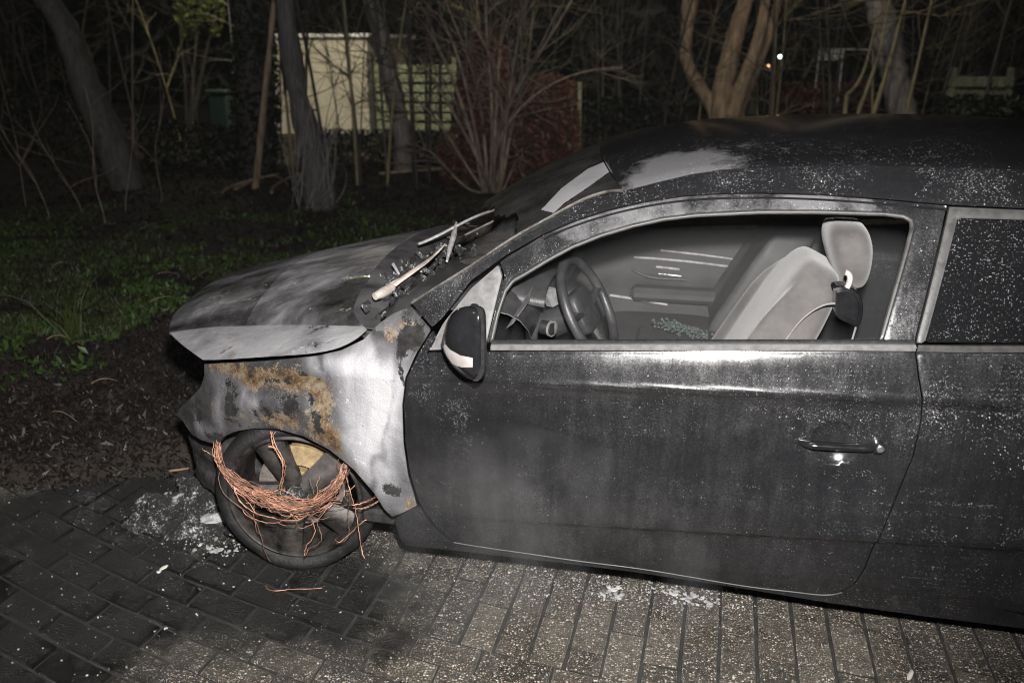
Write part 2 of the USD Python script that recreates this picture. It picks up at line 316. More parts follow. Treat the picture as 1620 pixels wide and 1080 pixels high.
simple('sooty_alloy', (0.04, 0.036, 0.033), 0.5, metal=0.4, scale=18, var=0.95, bump=0.0015)
simple('clean_alloy', (0.30, 0.285, 0.27), 0.35, metal=0.8, scale=14, var=0.5)
simple('rusty_iron', (0.33, 0.24, 0.13), 0.6, metal=0.2, scale=22, var=0.5, bump=0.001)
simple('brake_disc', (0.30, 0.26, 0.24), 0.5, metal=0.6, scale=20, var=0.5)
simple('copper', (0.50, 0.26, 0.165), 0.45, metal=0.35, scale=26, var=0.75)
simple('seat_fabric', (0.080, 0.074, 0.073), 0.85, scale=9, var=0.4, bump=0.0008, bscale=500, sheen_weight=0.3)
simple('seat_side', (0.11, 0.103, 0.102), 0.85, scale=14, var=0.15, bump=0.0008, bscale=500)
simple('piping', (0.17, 0.16, 0.155), 0.7)
simple('cabin_grey', (0.06, 0.06, 0.06), 0.6, scale=8, var=0.3, bump=0.0005, bscale=300)
simple('cabin_dark', (0.035, 0.035, 0.036), 0.42, scale=12, var=0.4, bump=0.0006, bscale=250)
simple('lens_white', (0.34, 0.31, 0.30), 0.22, scale=25, var=0.2)
mat('ash_crust', {'g': ('geometry', {}), 'n': ('noise_texture', {'scale': 24.0, 'detail': 10.0, 'roughness': 0.72}), 'n2': ('noise_texture', {'scale': 130.0, 'detail': 6.0, 'roughness': 0.75}), 'm': ('mix_float', {'fac': 0.5}),
    'r': ('rgb_ramp', {'ramp': [(0.44, (0.008, 0.008, 0.008)), (0.515, (0.02, 0.02, 0.02)), (0.555, (0.12, 0.12, 0.12)), (0.60, (0.60, 0.60, 0.60))]}), 'b': ('bump', {'strength': 1.0, 'distance': 0.008}), 'p': ('principled_bsdf', {'roughness': 0.7})},
    [('g.position', 'n.vector'), ('g.position', 'n2.vector'), ('n.fac', 'm.a'), ('n2.fac', 'm.b'), ('m.result', 'r.fac'), ('r.color', 'p.base_color'), ('n2.fac', 'b.height'), ('b.normal', 'p.normal')])
simple('ash_flake', (0.34, 0.34, 0.34), 0.7, scale=28, var=0.7, bump=0.003)
simple('pale_scrap', (0.5, 0.48, 0.44), 0.7, var=0.3)
simple('green_glass', (0.10, 0.122, 0.112), 0.15, scale=60)
simple('sand_bed', (0.02, 0.019, 0.017), 0.8, scale=30, var=0.6, bump=0.004)
simple('cream_wall', (0.50, 0.455, 0.36), 0.8, scale=4, var=0.18)
simple('wall_cap', (0.80, 0.80, 0.78), 0.5)
simple('fence_wood', (0.19, 0.215, 0.13), 0.75, scale=18, var=0.5, bump=0.002)
simple('grey_wood', (0.22, 0.24, 0.16), 0.75, scale=18, var=0.4, bump=0.002)
simple('dark_post', (0.05, 0.05, 0.045), 0.7)
simple('bin_green', (0.008, 0.024, 0.018), 0.5)
simple('sign_white', (0.5, 0.5, 0.48), 0.6)
for nm, c in (('bark_pale', (0.19, 0.175, 0.165)), ('bark_grey', (0.085, 0.078, 0.073)), ('bark_tan', (0.26, 0.19, 0.13)), ('bark_olive', (0.22, 0.19, 0.11)), ('bark_dark', (0.05, 0.044, 0.038)), ('twig_red', (0.21, 0.165, 0.135))):
    c = np.array(c)
    mat(nm, {'g': ('geometry', {}), 'mp': ('mapping', {'scale': (9.0, 9.0, 1.6)}), 'n': ('noise_texture', {'scale': 2.2, 'detail': 7.0, 'roughness': 0.7}), 'v': ('voronoi_texture', {'scale': 3.0}),
             'r': ('rgb_ramp', {'ramp': [(0.32, tuple(c * 0.35)), (0.52, tuple(c)), (0.7, tuple(c * 1.45))]}), 'b': ('bump', {'strength': 0.9, 'distance': 0.02}),
             'p': ('principled_bsdf', {'roughness': 0.8})},
        [('g.position', 'mp.vector'), ('mp.vector', 'n.vector'), ('mp.vector', 'v.vector'), ('n.fac', 'r.fac'), ('r.color', 'p.base_color'), ('n.fac', 'b.height'), ('b.normal', 'p.normal')])
def leafmat(name, ramp, trans=0.3, rough=0.5):
    mat(name, {'g': ('geometry', {}), 'r': ('rgb_ramp', {'ramp': ramp}), 'p': ('principled_bsdf', {'roughness': rough}), 't': ('translucent_bsdf', {}), 'm': ('mix_closure', {'fac': trans})},
        [('g.random_per_island', 'r.fac'), ('r.color', 'p.base_color'), ('r.color', 't.color'), ('p.BSDF', 'm.closure1'), ('t.BSDF', 'm.closure2')], surface='m.closure')
leafmat('brown_leaf', [(0, (0.14, 0.06, 0.042)), (0.5, (0.32, 0.15, 0.10)), (1, (0.45, 0.27, 0.19))])
leafmat('litter_leaf', [(0, (0.018, 0.013, 0.011)), (0.6, (0.085, 0.058, 0.043)), (0.93, (0.16, 0.115, 0.09)), (0.97, (0.22, 0.18, 0.15)), (1, (0.32, 0.28, 0.24))])
leafmat('dark_leaf', [(0, (0.010, 0.016, 0.007)), (0.7, (0.03, 0.05, 0.018)), (1, (0.07, 0.10, 0.04))])
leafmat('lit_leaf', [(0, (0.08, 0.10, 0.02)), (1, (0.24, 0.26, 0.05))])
leafmat('grass_blade', [(0, (0.05, 0.068, 0.02)), (0.5, (0.13, 0.155, 0.05)), (0.85, (0.28, 0.28, 0.11)), (1, (0.45, 0.38, 0.22))], 0.25)
leafmat('ground_leaf', [(0, (0.05, 0.09, 0.018)), (0.7, (0.18, 0.25, 0.055)), (1, (0.38, 0.40, 0.13))], 0.25)
mat('soil', {'g': ('geometry', {}), 'n': ('noise_texture', {'scale': 5.0, 'detail': 10.0, 'roughness': 0.7}), 'n2': ('noise_texture', {'scale': 60.0, 'detail': 5.0, 'roughness': 0.7}),
             'r': ('rgb_ramp', {'ramp': [(0.3, (0.012, 0.010, 0.009)), (0.55, (0.035, 0.027, 0.021)), (0.7, (0.065, 0.05, 0.04))]}), 'b': ('bump', {'strength': 1.0, 'distance': 0.02}),
             'p': ('principled_bsdf', {'roughness': 0.75})},
    [('g.position', 'n.vector'), ('g.position', 'n2.vector'), ('n.fac', 'r.fac'), ('r.color', 'p.base_color'), ('n2.fac', 'b.height'), ('b.normal', 'p.normal')])
def emit(name, col, s):
    mat(name, {'e': ('emission', {'color': col, 'strength': s})}, [], surface='e.emission')
emit('bulb_white', (0.75, 0.95, 1.0), 6.0); emit('bulb_amber', (1.0, 0.5, 0.2), 3.0)
# concrete pavers with pale exposed aggregate, wet, fouled by soot in places
for k, (t, warm) in enumerate(((0.080, (1.0, 0.88, 0.72)), (0.115, (1.0, 0.88, 0.71)), (0.058, (1.0, 0.90, 0.78)))):
    base = np.array(warm) * t
    mat(f'paver_{"abc"[k]}', {
        'g': ('geometry', {}), 'v': ('voronoi_texture', {'scale': 120.0}), 'vs': ('separate_color', {}), 'v2': ('voronoi_texture', {'scale': 260.0}), 'vs2': ('separate_color', {}),
        'sp': ('math', {'math_type': 'multiply', 'value2': 0.55}), 'd': ('math', {'math_type': 'subtract'}), 'dm': ('map_range', {'from_min': 0.03, 'from_max': 0.12}),
        'sp2': ('math', {'math_type': 'multiply', 'value2': 0.55}), 'd2': ('math', {'math_type': 'subtract'}), 'dm2': ('map_range', {'from_min': 0.03, 'from_max': 0.14, 'to_max': 0.75}), 'mx': ('math', {'math_type': 'maximum'}),
        'n': ('noise_texture', {'scale': 40.0, 'detail': 6.0}), 'r': ('rgb_ramp', {'ramp': [(0.3, tuple(base * 0.6)), (0.7, tuple(base * 1.4))]}),
        'spc': ('rgb_ramp', {'ramp': [(0, (0.30, 0.25, 0.19)), (0.5, (0.55, 0.49, 0.40)), (1, (0.80, 0.76, 0.68))]}),
        'c': ('mix_color', {}),
        'sn': ('noise_texture', {'scale': 6.0, 'detail': 8.0, 'roughness': 0.7}), 'sx': ('separate_xyz', {}),
        'at': ('attribute', {'attribute': 'mask'}), 'asep': ('separate_color', {}), 'sa': ('math', {'math_type': 'multiply_add', 'value2': 1.5}), 'ss': ('map_range', {'from_min': 1.06, 'from_max': 1.50, 'to_max': 0.9}),
        'c2': ('mix_color', {'b': (0.010, 0.0098, 0.009)}),
        'wn': ('noise_texture', {'scale': 3.5, 'detail': 5.0}), 'ro': ('map_range', {'from_min': 0.42, 'from_max': 0.58, 'to_min': 0.24, 'to_max': 0.6}),
        'h': ('math', {'math_type': 'multiply_add', 'value2': 0.6}), 'b': ('bump', {'strength': 0.8, 'distance': 0.003}), 'p': ('principled_bsdf', {'specular_ior_level': 0.5})},
        [('g.position', 'v.vector'), ('g.position', 'v2.vector'), ('v.color', 'vs.color'), ('v2.color', 'vs2.color'), ('vs.r', 'sp.value1'), ('sp.value', 'd.value1'), ('v.distance', 'd.value2'), ('d.value', 'dm.value'),
         ('vs2.r', 'sp2.value1'), ('sp2.value', 'd2.value1'), ('v2.distance', 'd2.value2'), ('d2.value', 'dm2.value'), ('dm.result', 'mx.value1'), ('dm2.result', 'mx.value2'),
         ('g.position', 'n.vector'), ('n.fac', 'r.fac'), ('vs.g', 'spc.fac'), ('r.color', 'c.a'), ('spc.color', 'c.b'), ('mx.value', 'c.fac'),
         ('g.position', 'sn.vector'), ('at.color', 'asep.color'), ('sn.fac', 'sa.value1'), ('asep.r', 'sa.value3'), ('sa.value', 'ss.value'),
         ('c.result', 'c2.a'), ('ss.result', 'c2.fac'), ('c2.result', 'p.base_color'), ('g.position', 'wn.vector'), ('wn.fac', 'ro.value'), ('ro.result', 'p.roughness'),
         ('n.fac', 'h.value1'), ('mx.value', 'h.value3'), ('h.value', 'b.height'), ('b.normal', 'p.normal')])
# window panes
mat('clear_pane', {'t': ('transparent_bsdf', {'color': (0.55, 0.58, 0.57)}), 'gl': ('glossy_bsdf', {'roughness': 0.05, 'color': (0.9, 0.9, 0.9)}), 'f': ('fresnel', {'IOR': 1.5}), 'm': ('mix_closure', {})},
    [('f.fac', 'm.fac'), ('t.BSDF', 'm.closure1'), ('gl.BSDF', 'm.closure2')], surface='m.closure')
mat('wet_dark_glass', {'g': ('geometry', {}), 'v': ('voronoi_texture', {'scale': 250.0}), 'vs': ('separate_color', {}), 's': ('math', {'math_type': 'multiply', 'value2': 0.42}), 'd': ('math', {'math_type': 'subtract'}),
    'dm': ('map_range', {'from_min': 0.05, 'from_max': 0.17}), 'n': ('noise_texture', {'scale': 9.0, 'detail': 4.0}), 'nm': ('map_range', {'from_min': 0.35, 'from_max': 0.6, 'to_min': 0.35, 'to_max': 1.0}), 'dmm': ('math', {'math_type': 'multiply'}),
    'c': ('mix_color', {'a': (0.008, 0.008, 0.009), 'b': (0.50, 0.50, 0.52)}), 'b': ('bump', {'strength': 0.6, 'distance': 0.0015}), 'p': ('principled_bsdf', {'roughness': 0.14})},  # pale drop colour paints in the glints on the wet pane
    [('g.position', 'v.vector'), ('v.color', 'vs.color'), ('vs.r', 's.value1'), ('s.value', 'd.value1'), ('v.distance', 'd.value2'), ('d.value', 'dm.value'), ('g.position', 'n.vector'), ('n.fac', 'nm.value'),
     ('dm.result', 'dmm.value1'), ('nm.result', 'dmm.value2'), ('dmm.value', 'c.fac'), ('c.result', 'p.base_color'), ('dm.result', 'b.height'), ('b.normal', 'p.normal')])
simple('burnt_glass', (0.022, 0.021, 0.021), 0.30, scale=10, var=0.6, bump=0.002, bscale=40)
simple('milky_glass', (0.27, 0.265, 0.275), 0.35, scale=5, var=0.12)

# ------------------------------------------------------------------ ground: soil sheet, pavers
def soil_h(x, y):
    p = np.stack([x * 0.9, y * 0.9, 0 * x], -1)
    q = np.stack([x * 5, y * 5, 0 * x + 3], -1)
    edge = np.where(x < -1.2, 0.50 + 0.30 * (x + 1.9), 0.9) + 0.16 * (meshkit.fbm(np.stack([x * 2.4, y * 2.4, 0 * x + 5], -1), 4, 9) - 0.5)
    out = sstep(0.0, 0.35, y - edge) * np.where(x > -1.2, sstep(1.4, 1.9, y), 1) + sstep(-2.9, -3.3, x)
    return -0.045 + np.clip(out, 0, 1) * (0.05 + 0.16 * meshkit.fbm(p, 3, 5) - 0.05) + 0.025 * meshkit.noise(q, 2)
gx = np.r_[-120, -60, -30, np.linspace(-14, -4.1, 60), np.linspace(-4, -1, 76), np.linspace(-.9, 14, 70), 30, 60, 120]
gy = np.r_[-60, -20, np.linspace(-6, -.6, 20), np.linspace(-.5, 2.5, 76), np.linspace(2.6, 22, 100), 40, 80, 140]
GX, GY = np.meshgrid(gx, gy, indexing='ij')
single('ground', gridmesh(np.stack([GX, GY, soil_h(GX, GY)], -1), flip=False), 'soil', 'dark bare soil under the trees around the parking place', 'ground', True, kind='structure')

# the pavement: a bed of sand with single concrete pavers on it
def warp(u, w):
    """laid coordinates -> ground; the courses sag and turn a little to the left, as laid"""
    x = u + w * (0.02 + 0.10 * np.maximum(0, -u - 1.2))
    y = w - 0.06 * u + 0.08 * np.where(u < 0, u, 0.25 * u) ** 2
    return x, y
LINE_W = -0.204
bed = thing('pavement', 'dark wet pavement of oblong concrete pavers under the burnt car', 'pavement'); tag(bed, kind='structure')
bx_, by_ = np.meshgrid(np.linspace(-2.75, 3.4, 60), np.linspace(-1.7, 1.75, 40), indexing='ij')
obj('sand_bed', gridmesh(np.stack([bx_, by_, np.full_like(bx_, -0.010) + 0.004 * meshkit.noise(np.stack([bx_ * 20, by_ * 20, 0 * bx_], -1))], -1)), 'sand_bed', bed, True)
def brick_mesh(u0, u1, w0, w1):
    g, ch = 0.0058, 0.005
    h = rng.normal(0, 0.0016) + 0.002
    tl = rng.normal(0, 0.006, 2)
    cu, cw = (u0 + u1) / 2, (w0 + w1) / 2
    rings = []
    for ins, z in ((g, -0.02), (g, h - 0.004), (g + ch, h)):
        c = np.array([[u0 + ins, w0 + ins], [u1 - ins, w0 + ins], [u1 - ins, w1 - ins], [u0 + ins, w1 - ins]]) + rng.normal(0, 0.0018, (4, 2))
        X, Y = warp(c[:, 0], c[:, 1])
        rings.append(np.stack([X, Y, z + (c[:, 0] - cu) * tl[0] + (c[:, 1] - cw) * tl[1]], 1))
    v = np.vstack(rings); f = []
    for r in range(2):
        for k in range(4):
            a, b = r * 4 + k, r * 4 + (k + 1) % 4
            f += [[a, b, b + 4], [a, b + 4, a + 4]]
    f += [[8, 9, 10], [8, 10, 11]]
    return trimesh.Trimesh(v, f, process=False)
bricks = []
L, Wd = 0.212, 0.1065
for r in range(-12, 0):                        # courses along the car, near side
    w0 = LINE_W + r * Wd
    off = (r % 2) * L / 2 + rng.normal(0, 0.006)
    for k in range(-13, 17):
        bricks.append((k * L + off, (k + 1) * L + off, w0, w0 + Wd))
for cidx in range(-26, 32):                    # columns under and beyond the car
    u0 = cidx * Wd + 0.03
    off = (cidx % 2) * L * 0.45
    bricks.append((u0, u0 + Wd, LINE_W, LINE_W + off)) if off > 0.04 else None
    for k in range(0, 9):
        bricks.append((u0, u0 + Wd, LINE_W + off + k * L, LINE_W + off + (k + 1) * L))
def proj(p):
    d = np.asarray(p) - EYE; z = d @ FWD
    return 810 + FPX * (d @ RGT) / z, 540 - FPX * (d @ UPV) / z, z
seen = []
rest = []
for b in bricks:
    cx, cy = warp((b[0] + b[1]) / 2, (b[2] + b[3]) / 2)
    px, py, dz = proj(np.array([cx, cy, 0.0]))
    hid = (cy > 0.10 and -0.82 < cx < 2.2) or (cy > 0.45 and cx > -1.7)
    (seen if (dz > 0.3 and -40 < px < 1660 and py < 1120 and not hid) else rest).append((dz, b))
seen.sort(key=lambda t: t[0])
rest += seen[296:]; seen = seen[:296]
SOOT_SPOTS = [(-1.15, 0.02, 0.36, 1.0), (-1.75, -0.45, 0.35, 0.35), (-2.2, -0.3, 0.55, 0.7), (-1.9, 0.2, 0.4, 0.4), (0.95, -0.15, 0.35, 0.35), (-2.7, -0.9, 0.9, 1.0), (0.5, 0.02, 0.3, 0.05), (1.4, -0.5, 0.6, 0.4), (-2.3, 0.6, 0.6, 0.4)]  # soot at the left and the wheel; the right-hand spots just darken
def soot_mask(v):
    m = np.full(len(v), 0.12)
    for x, y, r, a in SOOT_SPOTS: m += a * np.exp(-((v[:, 0] - x) ** 2 + (v[:, 1] - y) ** 2) / (r * r))
    m = m + 1.0 * (meshkit.fbm(v * 2.6, 5, 17) - .5)
    return np.stack([m, m * 0, m * 0], 1)
for _, b in seen:
    obj('paver', brick_mesh(*b), f'paver_{"abc"[int(rng.integers(3))]}', bed, mask=soot_mask)
obj('far_pavers', join([brick_mesh(*b) for _, b in rest]), 'paver_a', bed, mask=soot_mask, kind='stuff')

# ------------------------------------------------------------------ the car's side surface
zb = lambda x: 0.92 + 0.076 * np.clip(x, -1.0, 2.2) - 0.10 * np.clip(-x - 1.0, 0, 2)
zc = lambda x: 0.787 + 0.042 * x
_z1, _z2 = on_y(830, 830, 0.01), on_y(1380, 862, 0.01)
zl = lambda x: _z1[2] + (_z2[2] - _z1[2]) * (np.clip(x, -1.0, 1.2) - _z1[0]) / (_z2[0] - _z1[0])
_w = np.array([0.05, .17, .215, .25, .30, .326, .338, .352, .375, .43, .52, .62, .72, .765, .785, .795, .80, .815, .84, .875, .905, .925])
_y = np.array([.10, .075, .052, .044, .036, .030, .024, .008, .0035, .005, .012, .016, .0175, .016, .009, .0025, .002, .0065, .0125, .021, .031, .040])
_prof = PchipInterpolator(_w, _y)
_w2 = np.array([0.05, .17, .25, .375, .52, .72, .785, .80, .84, .875, .925])
_y2 = np.array([.10, .070, .040, .018, .010, .010, .006, .004, .0125, .021, .040])
_prof2 = PchipInterpolator(_w2, _y2)                    # without the low swage, for the front
def Ys(x, z):
    x = np.asarray(x, float); z = np.asarray(z, float)
    A, B, C = zl(x), zc(x), zb(x)
    w = np.where(z < A, z * 0.34 / A, np.where(z < B, 0.34 + (z - A) * (0.79 - 0.34) / (B - A), 0.79 + (z - B) * (0.925 - 0.79) / (C - B)))
    t = sstep(-0.80, -0.25, x)
    wc = np.clip(w, 0.05, 0.925)
    low = t * _prof(wc) + (1 - t) * _prof2(wc)
    h = np.clip(z - C, 0, 1)
    up = 0.42 * h + 0.25 * h ** 2 + 2.6 * np.clip(h - 0.33, 0, 1) ** 2
    front = 0.30 * np.clip((-0.86 - x) / 1.0, 0, 3) ** 2.0
    rear = 0.16 * np.clip((x - 0.9) / 1.15, 0, 3) ** 2.4
    flare = 0.0
    r = np.hypot(x + 1.23, z - 0.285)
    flare = -0.022 * np.exp(-((r - 0.35) / 0.05) ** 2) * (z > 0.2)
    r2 = np.hypot(x - 1.30, z - 0.30)
    flare2 = -0.02 * np.exp(-((r2 - 0.36) / 0.05) ** 2) * (z > 0.2)
    return low + up + front + rear + flare + flare2
def side_pt(px, py, off=0.0):
    y = 0.1
    for _ in range(40):
        p = on_y(px, py, y); y = 0.5 * y + 0.5 * (float(Ys(p[0], p[2])) + off)
    return on_y(px, py, y)
def side_xz(pts):
    return [tuple(side_pt(*q)[[0, 2]]) for q in pts]
def spoly(pts, extra=(), shrink=0.002):
    return Polygon(side_xz(pts) + list(extra)).buffer(0).buffer(-shrink)

# burn masks -------------------------------------------------------
def fb(v, s, seed=0, oct=4):
    return meshkit.fbm(np.asarray(v) * s, oct, seed)
def blobs(v, spots):
    """spots: (x, z, rx, rz, weight) on the side of the car"""
    m = np.zeros(len(v))
    wx = v[:, 0] + 0.10 * (fb(v, 6, 11) - 0.5); wz = v[:, 2] + 0.10 * (fb(v, 6, 12) - 0.5)
    for x, z, rx, rz, a in spots: m += a * np.exp(-((wx - x) / rx) ** 2 - ((wz - z) / rz) ** 2)
    return m
def wetness(v):
    up = sstep(0.62, 0.86, v[:, 2]); right = sstep(0.05, 0.7, v[:, 0])
    return np.clip(0.10 + right * (0.22 + 0.75 * up) + 0.55 * sstep(1.15, 1.3, v[:, 2]) + 0.25 * up + 0.9 * blobs(v, [(-0.72, 0.74, 0.09, 0.13, 1.0), (0.50, 0.60, 0.05, 0.12, .5)]), 0, 1)
def paint_mask(v):
    film = 0.34 - 0.20 * sstep(1.05, 1.3, v[:, 2]) + blobs(v, [(-0.25, 0.32, 0.5, 0.14, 0.18), (0.1, 0.45, 0.6, 0.2, 0.08), (-0.55, 0.66, 0.22, 0.14, -0.25), (0.15, 0.72, 0.7, 0.07, 0.25), (0.75, 1.1, 0.35, 0.2, 0.3), (0.62, 0.3, 0.3, 0.3, -0.15), (0.0, 0.86, 0.5, .05, .2)])  # less film below the mirror and at lower right, so darker there
    pale = 0.30 * blobs(v, [(0.08, 0.42, 0.14, 0.03, 1.0), (0.15, 0.25, 0.2, 0.02, 0.8), (0.66, 1.05, 0.10, 0.10, .9)])
    return np.stack([film, pale, wetness(v)], 1)

car = thing('burnt_car', 'burnt out black three-door hatchback parked on the dark pavement', 'car')
PX_SHUT_L = [(745, 452), (718, 484), (700, 507), (682, 523), (660, 560), (643, 598), (638, 640), (640, 700), (648, 750), (662, 795), (690, 835), (718, 858)]
PX_SHUT_R = [(1310, 941), (1330, 938), (1348, 927), (1368, 900), (1392, 850), (1420, 782), (1445, 722), (1458, 665), (1460, 632), (1453, 592), (1448, 553)]
PX_SEAM = [(745, 445), (800, 405), (860, 371), (910, 350), (960, 334), (1020, 320), (1080, 311), (1140, 307), (1200, 306), (1300, 309), (1400, 316), (1500, 325)]

# --- door
sill_line = [(718, 858), (760, 865), (830, 875), (920, 888), (1000, 898), (1100, 914), (1200, 930), (1270, 938)]
door_poly = spoly([(700, 545)] + PX_SHUT_L[3:] + sill_line[1:] + PX_SHUT_R + [(1300, 555), (1100, 555), (900, 555), (768, 556), (676, 556)][:4] + [(676, 557)])
HND = side_pt(1328, 701)
def door_y(x, z):
    y = Ys(x, z)
    d = ((x - (HND[0] - 0.012)) / 0.062) ** 2 + ((z - HND[2] + 0.0) / 0.062) ** 2
    return y + 0.022 * np.clip(1 - d, 0, 1) ** 0.8 + 0.004 * np.exp(-((x - 0.12) / 0.28) ** 2 - ((z - 0.455) / 0.035) ** 2) * -1
door = obj('door', panel(door_poly, door_y, res=0.011), 'sooty_black_paint', car, 40, mask=paint_mask)
# handle and lock
def lay(pts3, off):  # lift points off the side surface by off
    return np.array([[p[0], float(Ys(p[0], p[2])) - off, p[2]] for p in pts3])
hp = [side_pt(x, y) for x, y in ((1264, 697), (1290, 699), (1328, 701), (1366, 703), (1384, 704))]
hpts = lay(spline(hp, 13), 0.020); hpts[0, 1] += 0.017; hpts[1, 1] += 0.006; hpts[-1, 1] += 0.012
obj('handle', tube(hpts, np.r_[0.007, 0.0115, [0.0135] * 9, 0.0125, 0.009], 12, squash=0.8), 'gloss_black', door, 40)
lk = side_pt(1391, 705)
hs = tube([[lk[0] - 0.004, lk[1] + 0.006, lk[2]], [lk[0] - 0.004, lk[1] - 0.016, lk[2]], [lk[0] - 0.004, lk[1] - 0.0185, lk[2]]], [0.0165, 0.0165, 0.0135], 20)
obj('handle_cap', hs, 'gloss_black', door, 30)
obj('lock_cylinder', tube([[lk[0], lk[1] - 0.014, lk[2]], [lk[0], lk[1] - 0.022, lk[2]], [lk[0], lk[1] - 0.0235, lk[2]]], [0.0095, 0.0095, 0.0075], 20), 'bright_metal', door, 30)
# belt moulding (two ribs)
belt_px = [(778, 548), (900, 548), (1050, 548), (1200, 548), (1330, 548), (1447, 549)]
bl = spline(lay([side_pt(*q) for q in belt_px], 0.004), 40)
def strip(line, hgt, dep, up=None):
    """a flat bar of rounded section along a line; hgt in z, dep in y"""
    sec = [(-dep, -hgt * .36), (-dep, hgt * .25), (-dep * .55, hgt * .5), (dep * .4, hgt * .5), (dep * .4, -hgt * .5), (-dep * .6, -hgt * .5)]
    P = np.array([[[p[0], p[1] + s[0], p[2] + s[1]] for s in sec + sec[:1]] for p in line])
    return gridmesh(P, flip=True)
obj('belt_moulding', strip(bl, 0.017, 0.010), 'pale_trim', door, 25)
bl2 = spline(lay([side_pt(x, y - 8) for x, y in belt_px], 0.0), 40)
obj('belt_seal', strip(bl2, 0.010, 0.006), 'black_plastic', door, 25)
# window frame
WIN = [(779, 541), (788, 500), (800, 463), (812, 447), (830, 437), (868, 414), (905, 394), (950, 376), (1000, 361), (1050, 350), (1100, 344), (1200, 339), (1300, 339), (1400, 342), (1430, 346), (1440, 352), (1441, 362), (1430, 405), (1410, 475), (1391, 541)]
win_poly = Polygon(side_xz(WIN)).buffer(0)
outer = Polygon(side_xz([(768, 545), (797, 438), (790, 415), (800, 407)] + [q for q in PX_SEAM[2:]] + [(1447, 545)])).buffer(0)
frame_poly = outer.buffer(-0.002).difference(win_poly.buffer(0.010))
frame_y = lambda x, z: Ys(x, z) + 0.003
def frame_mask(v):
    m = paint_mask(v); top = sstep(1.08, 1.2, v[:, 2]) * sstep(.52, .40, v[:, 0])
    m[:, 1] += .58 * top * (.6 + .6 * fb(v, 8, 14)); m[:, 0] += .3; m[:, 2] = np.maximum(m[:, 2], .55); return m  # pale top band paints the flash reflection on the upward-facing frame
obj('window_frame', panel(frame_poly, frame_y, res=0.010), 'sooty_black_paint', door, 40, mask=frame_mask)
hem = lay([side_pt(x, y - 1) for x, y in sill_line + [(1310, 941), (1332, 937)]], 0.0015)
obj('door_hem', tube(spline(hem, 80), 0.0019, 6), 'grey_trim', door, 40)  # thin grey tube added for the bright seam highlight along the door bottom
obj('frame_bead', tube(spline(lay([side_pt(x, y + 7) for x, y in PX_SEAM[2:]], -0.001), 70), 0.0032, 6), 'gloss_black', door, 40)
seal_poly = win_poly.buffer(0.0095).difference(win_poly)
ws_ = resample(win_poly.buffer(0.004).exterior, 0.01); ws_ = np.vstack([ws_, ws_[:2]])
obj('window_seal', tube(np.stack([ws_[:, 0], Ys(ws_[:, 0], ws_[:, 1]) + .006, ws_[:, 1]], 1), 0.0062, 8, caps=False), 'grey_trim', door, 40)
sail_poly = spoly([(677, 555), (700, 511), (745, 455), (789, 417), (795, 438), (768, 552)])
obj('corner_panel', panel(sail_poly, lambda x, z: Ys(x, z) - 0.001, res=0.012), 'pale_trim', door, 40)
# --- far side and other body panels
side_out = [(622, 822), (640, 864), (700, 870), (760, 877), (880, 891), (1000, 906), (1160, 930), (1310, 955), (1460, 976), (1620, 996)]
side_top = [(1463, 557), (1540, 558), (1620, 559)]
so = side_xz(side_out); st_ = side_xz(side_top)
rear_arch = [(1.30 + 0.335 * math.cos(a), 0.30 + 0.335 * math.sin(a)) for a in np.linspace(math.radians(204), math.radians(-24), 24)]
tail = [(1.70, 0.20), (1.98, 0.32), (2.04, 0.55), (2.03, 0.80), (1.98, zb(1.98) - 0.005), (1.5, zb(1.5) - 0.005), (1.2, zb(1.2) - 0.005)]
lower = so + [(0.96, so[-1][1] - 0.002)] + rear_arch + tail + st_[::-1]
ring = Polygon(lower + side_xz(PX_SHUT_R[::-1]) + side_xz(sill_line[::-1]) + side_xz([(690, 838), (662, 800), (648, 806)])).buffer(0).buffer(-0.002)
obj('side_panel', panel(ring, lambda x, z: Ys(x, z) + 0.002, res=0.014), 'sooty_black_paint', car, 40, mask=paint_mask)
# rail from the pillar foot over the door to the rear
RAIL_TOP = [(651, 480), (700, 449), (760, 411), (813, 376), (870, 344), (930, 313), (985, 302), (1040, 288), (1090, 276), (1140, 268), (1250, 263), (1400, 262), (1620, 268)]
rail3 = np.array([side_pt(*q) for q in RAIL_TOP])
zr = rail3[-1, 2]
rail_ext = [(1.25, zr - 0.012), (1.60, zr - 0.075)]
quarter_top = side_xz([(1503, 325), (1620, 331)])
rail_poly = Polygon([tuple(p[[0, 2]]) for p in rail3] + rail_ext + [(1.60, zr - 0.14), (1.25, zr - 0.075), quarter_top[1]] + side_xz(PX_SEAM[::-1]) + side_xz([(718, 481), (700, 504), (683, 519)])).buffer(0).buffer(-0.0015)
def pillar_mask(v):
    m = paint_mask(v)
    m[:, 0] += 0.3 * sstep(-0.35, -0.75, v[:, 0])
    m[:, 1] += 0.62 * sstep(-0.30, -0.75, v[:, 0]) * (fb(v, 7, 4) - .1)
    m[:, 2] = np.maximum(m[:, 2], 0.45)
    return m
obj('side_rail', panel(rail_poly, lambda x, z: Ys(x, z) - 0.001, res=0.010), 'sooty_black_paint', car, 40, mask=pillar_mask)
obj('roof_bead', tube(spline(np.array([[p[0], p[1] + 0.002, p[2] + 0.001] for p in rail3[:7]]), 60), 0.0045, 6), 'cowl_char', car, 40)
